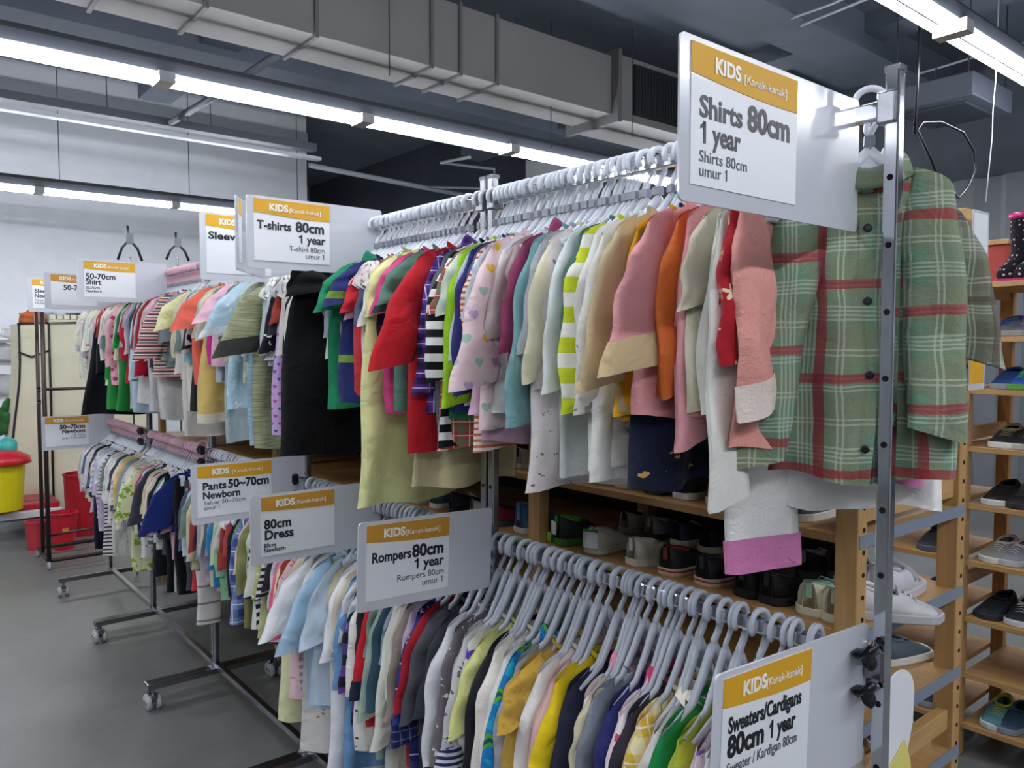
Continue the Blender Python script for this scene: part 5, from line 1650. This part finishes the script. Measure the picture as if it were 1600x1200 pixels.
# table with red top, bins
YT = 6.75
xt1 = x_at(92, YT)
t = empty('low_table', (-.4, YT, 0), label='white edged low table with a red cloth top at the left', cat='table')
tw = xt1 + .4
zt = z_at(795, xt1, YT)
bx('table_top', 0, tw, 0, .5, zt - .05, zt, plain('white_table', '#d4d6d8', .4), t, .004)
bx('red_cover', .0, tw - .01, .05, .6, zt, zt + .045, plain('red_plastic', '#b32438', .35), t, .01)
for x in (.05, tw - .08):
    for y in (.03, .44): bx('leg', x, x + .03, y, y + .03, 0, zt - .05, BLACKP, t)
for z in (.12, .25): bx('stretcher', .08, tw - .08, .2, .22, z, z + .02, CHROME2, t)
def bin_(name, px, Y, r0, r1, h, mat, label, rim=None, z=0, handle=True, lid=None, cat='bin'):
    X = x_at(px, Y)
    e = empty(name, (X, Y, z), label=label, cat=cat)
    MB().lathe([(r0, 0), (r1, h), (r1 + .008, h), (r1 + .008, h + .012), (r1 - .006, h + .012), (r0 - .006, .01)], 20, cap=True).build('bin_body', mat, e, smooth=False)
    if lid:
        MB().lathe([(r1 + .01, h), (r1 + .04, h + .005), (r1 + .03, h + .05), (r1 * .6, h + .10), (.001, h + .11)], 20).build('lid', lid, e, smooth=True)
    if handle:
        bx('label_tag', -.02, .02, -r0 - .012, -r0 - .008, h * .5, h * .5 + .035, plain('tag_orange', '#d98a2a', .5), e)
    return e
RED = plain('red_bin', '#c01c30', .35); RED2 = plain('deep_red_bin', '#a3121f', .4)
bin_('waste_bin', 48, 6.45, .055, .065, .19, plain('faded_red_bin', '#b8323e', .4), 'narrow faded red bin left of the brown pipe frame', handle=False)
bin_('waste_bin', 92, 6.35, .07, .09, .25, RED, 'round bright red bin behind the brown pipe frame')
bin_('storage_tub', 124, 6.75, .12, .13, .46, RED2, 'large deep red tub behind the newborn rack', handle=False, cat='tub')
bin_('bucket', -4, 6.7, .13, .155, .33, plain('yellow_bucket', '#cfc312', .35), 'yellow bucket with red rim standing on the red table top', z=zt + .045, handle=False, lid=plain('red_lid', '#c8242f', .3), cat='bucket')
blob('toy_ball', (x_at(6, 6.7), 6.7, zt + .045 + .40), .07, .07, .07, plain('toy_teal', '#3fb0a8', .4), 'teal toy lying on the yellow bucket', 'toy', 31, .05)
blob('potted_fern', (x_at(2, 7.6), 7.6, .72), .10, .1, .14, plain('green_leaf', '#2f6a35', .7, bump=.8, bscale=20), 'dark green leafy bundle at the left picture edge', 'plant', 33, .5)
# skirt hangers clipped above the racks at the back
def cliphook(px, Y, yt, yb, label):
    X = x_at(px, Y)
    zt_, zb_ = z_at(yt, X, Y), z_at(yb, X, Y)
    e = empty('clip_stand', (X, Y, zb_), label=label, cat='clip', group='black forked clips above the far racks')
    h = zt_ - zb_
    MB().tube([(-.07, 0, 0), (-.045, 0, h * .35), (-.01, 0, h * .55), (-.01, 0, h)], .008, 6).build('prong', BLACKP, e, smooth=True)
    MB().tube([(.07, 0, 0), (.045, 0, h * .35), (.01, 0, h * .55), (.01, 0, h * .75)], .008, 6).build('prong', BLACKP, e, smooth=True)
    bx('clip', -.02, .02, -.012, .012, h * .48, h * .78, plain('dull_steel', '#5c6066', .4, metal=.6), e)
    # the rod they stand on
    MB().tube([(0, 0, .02), (0, 0, -zb_)], .006, 6).build('rod', CHROME2, e)
cliphook(207, 5.3, 355, 408, 'black forked clip rising above the Shirt Newborn sign')
cliphook(281, 5.3, 365, 408, 'black forked clip rising right of the Shirt Newborn sign')
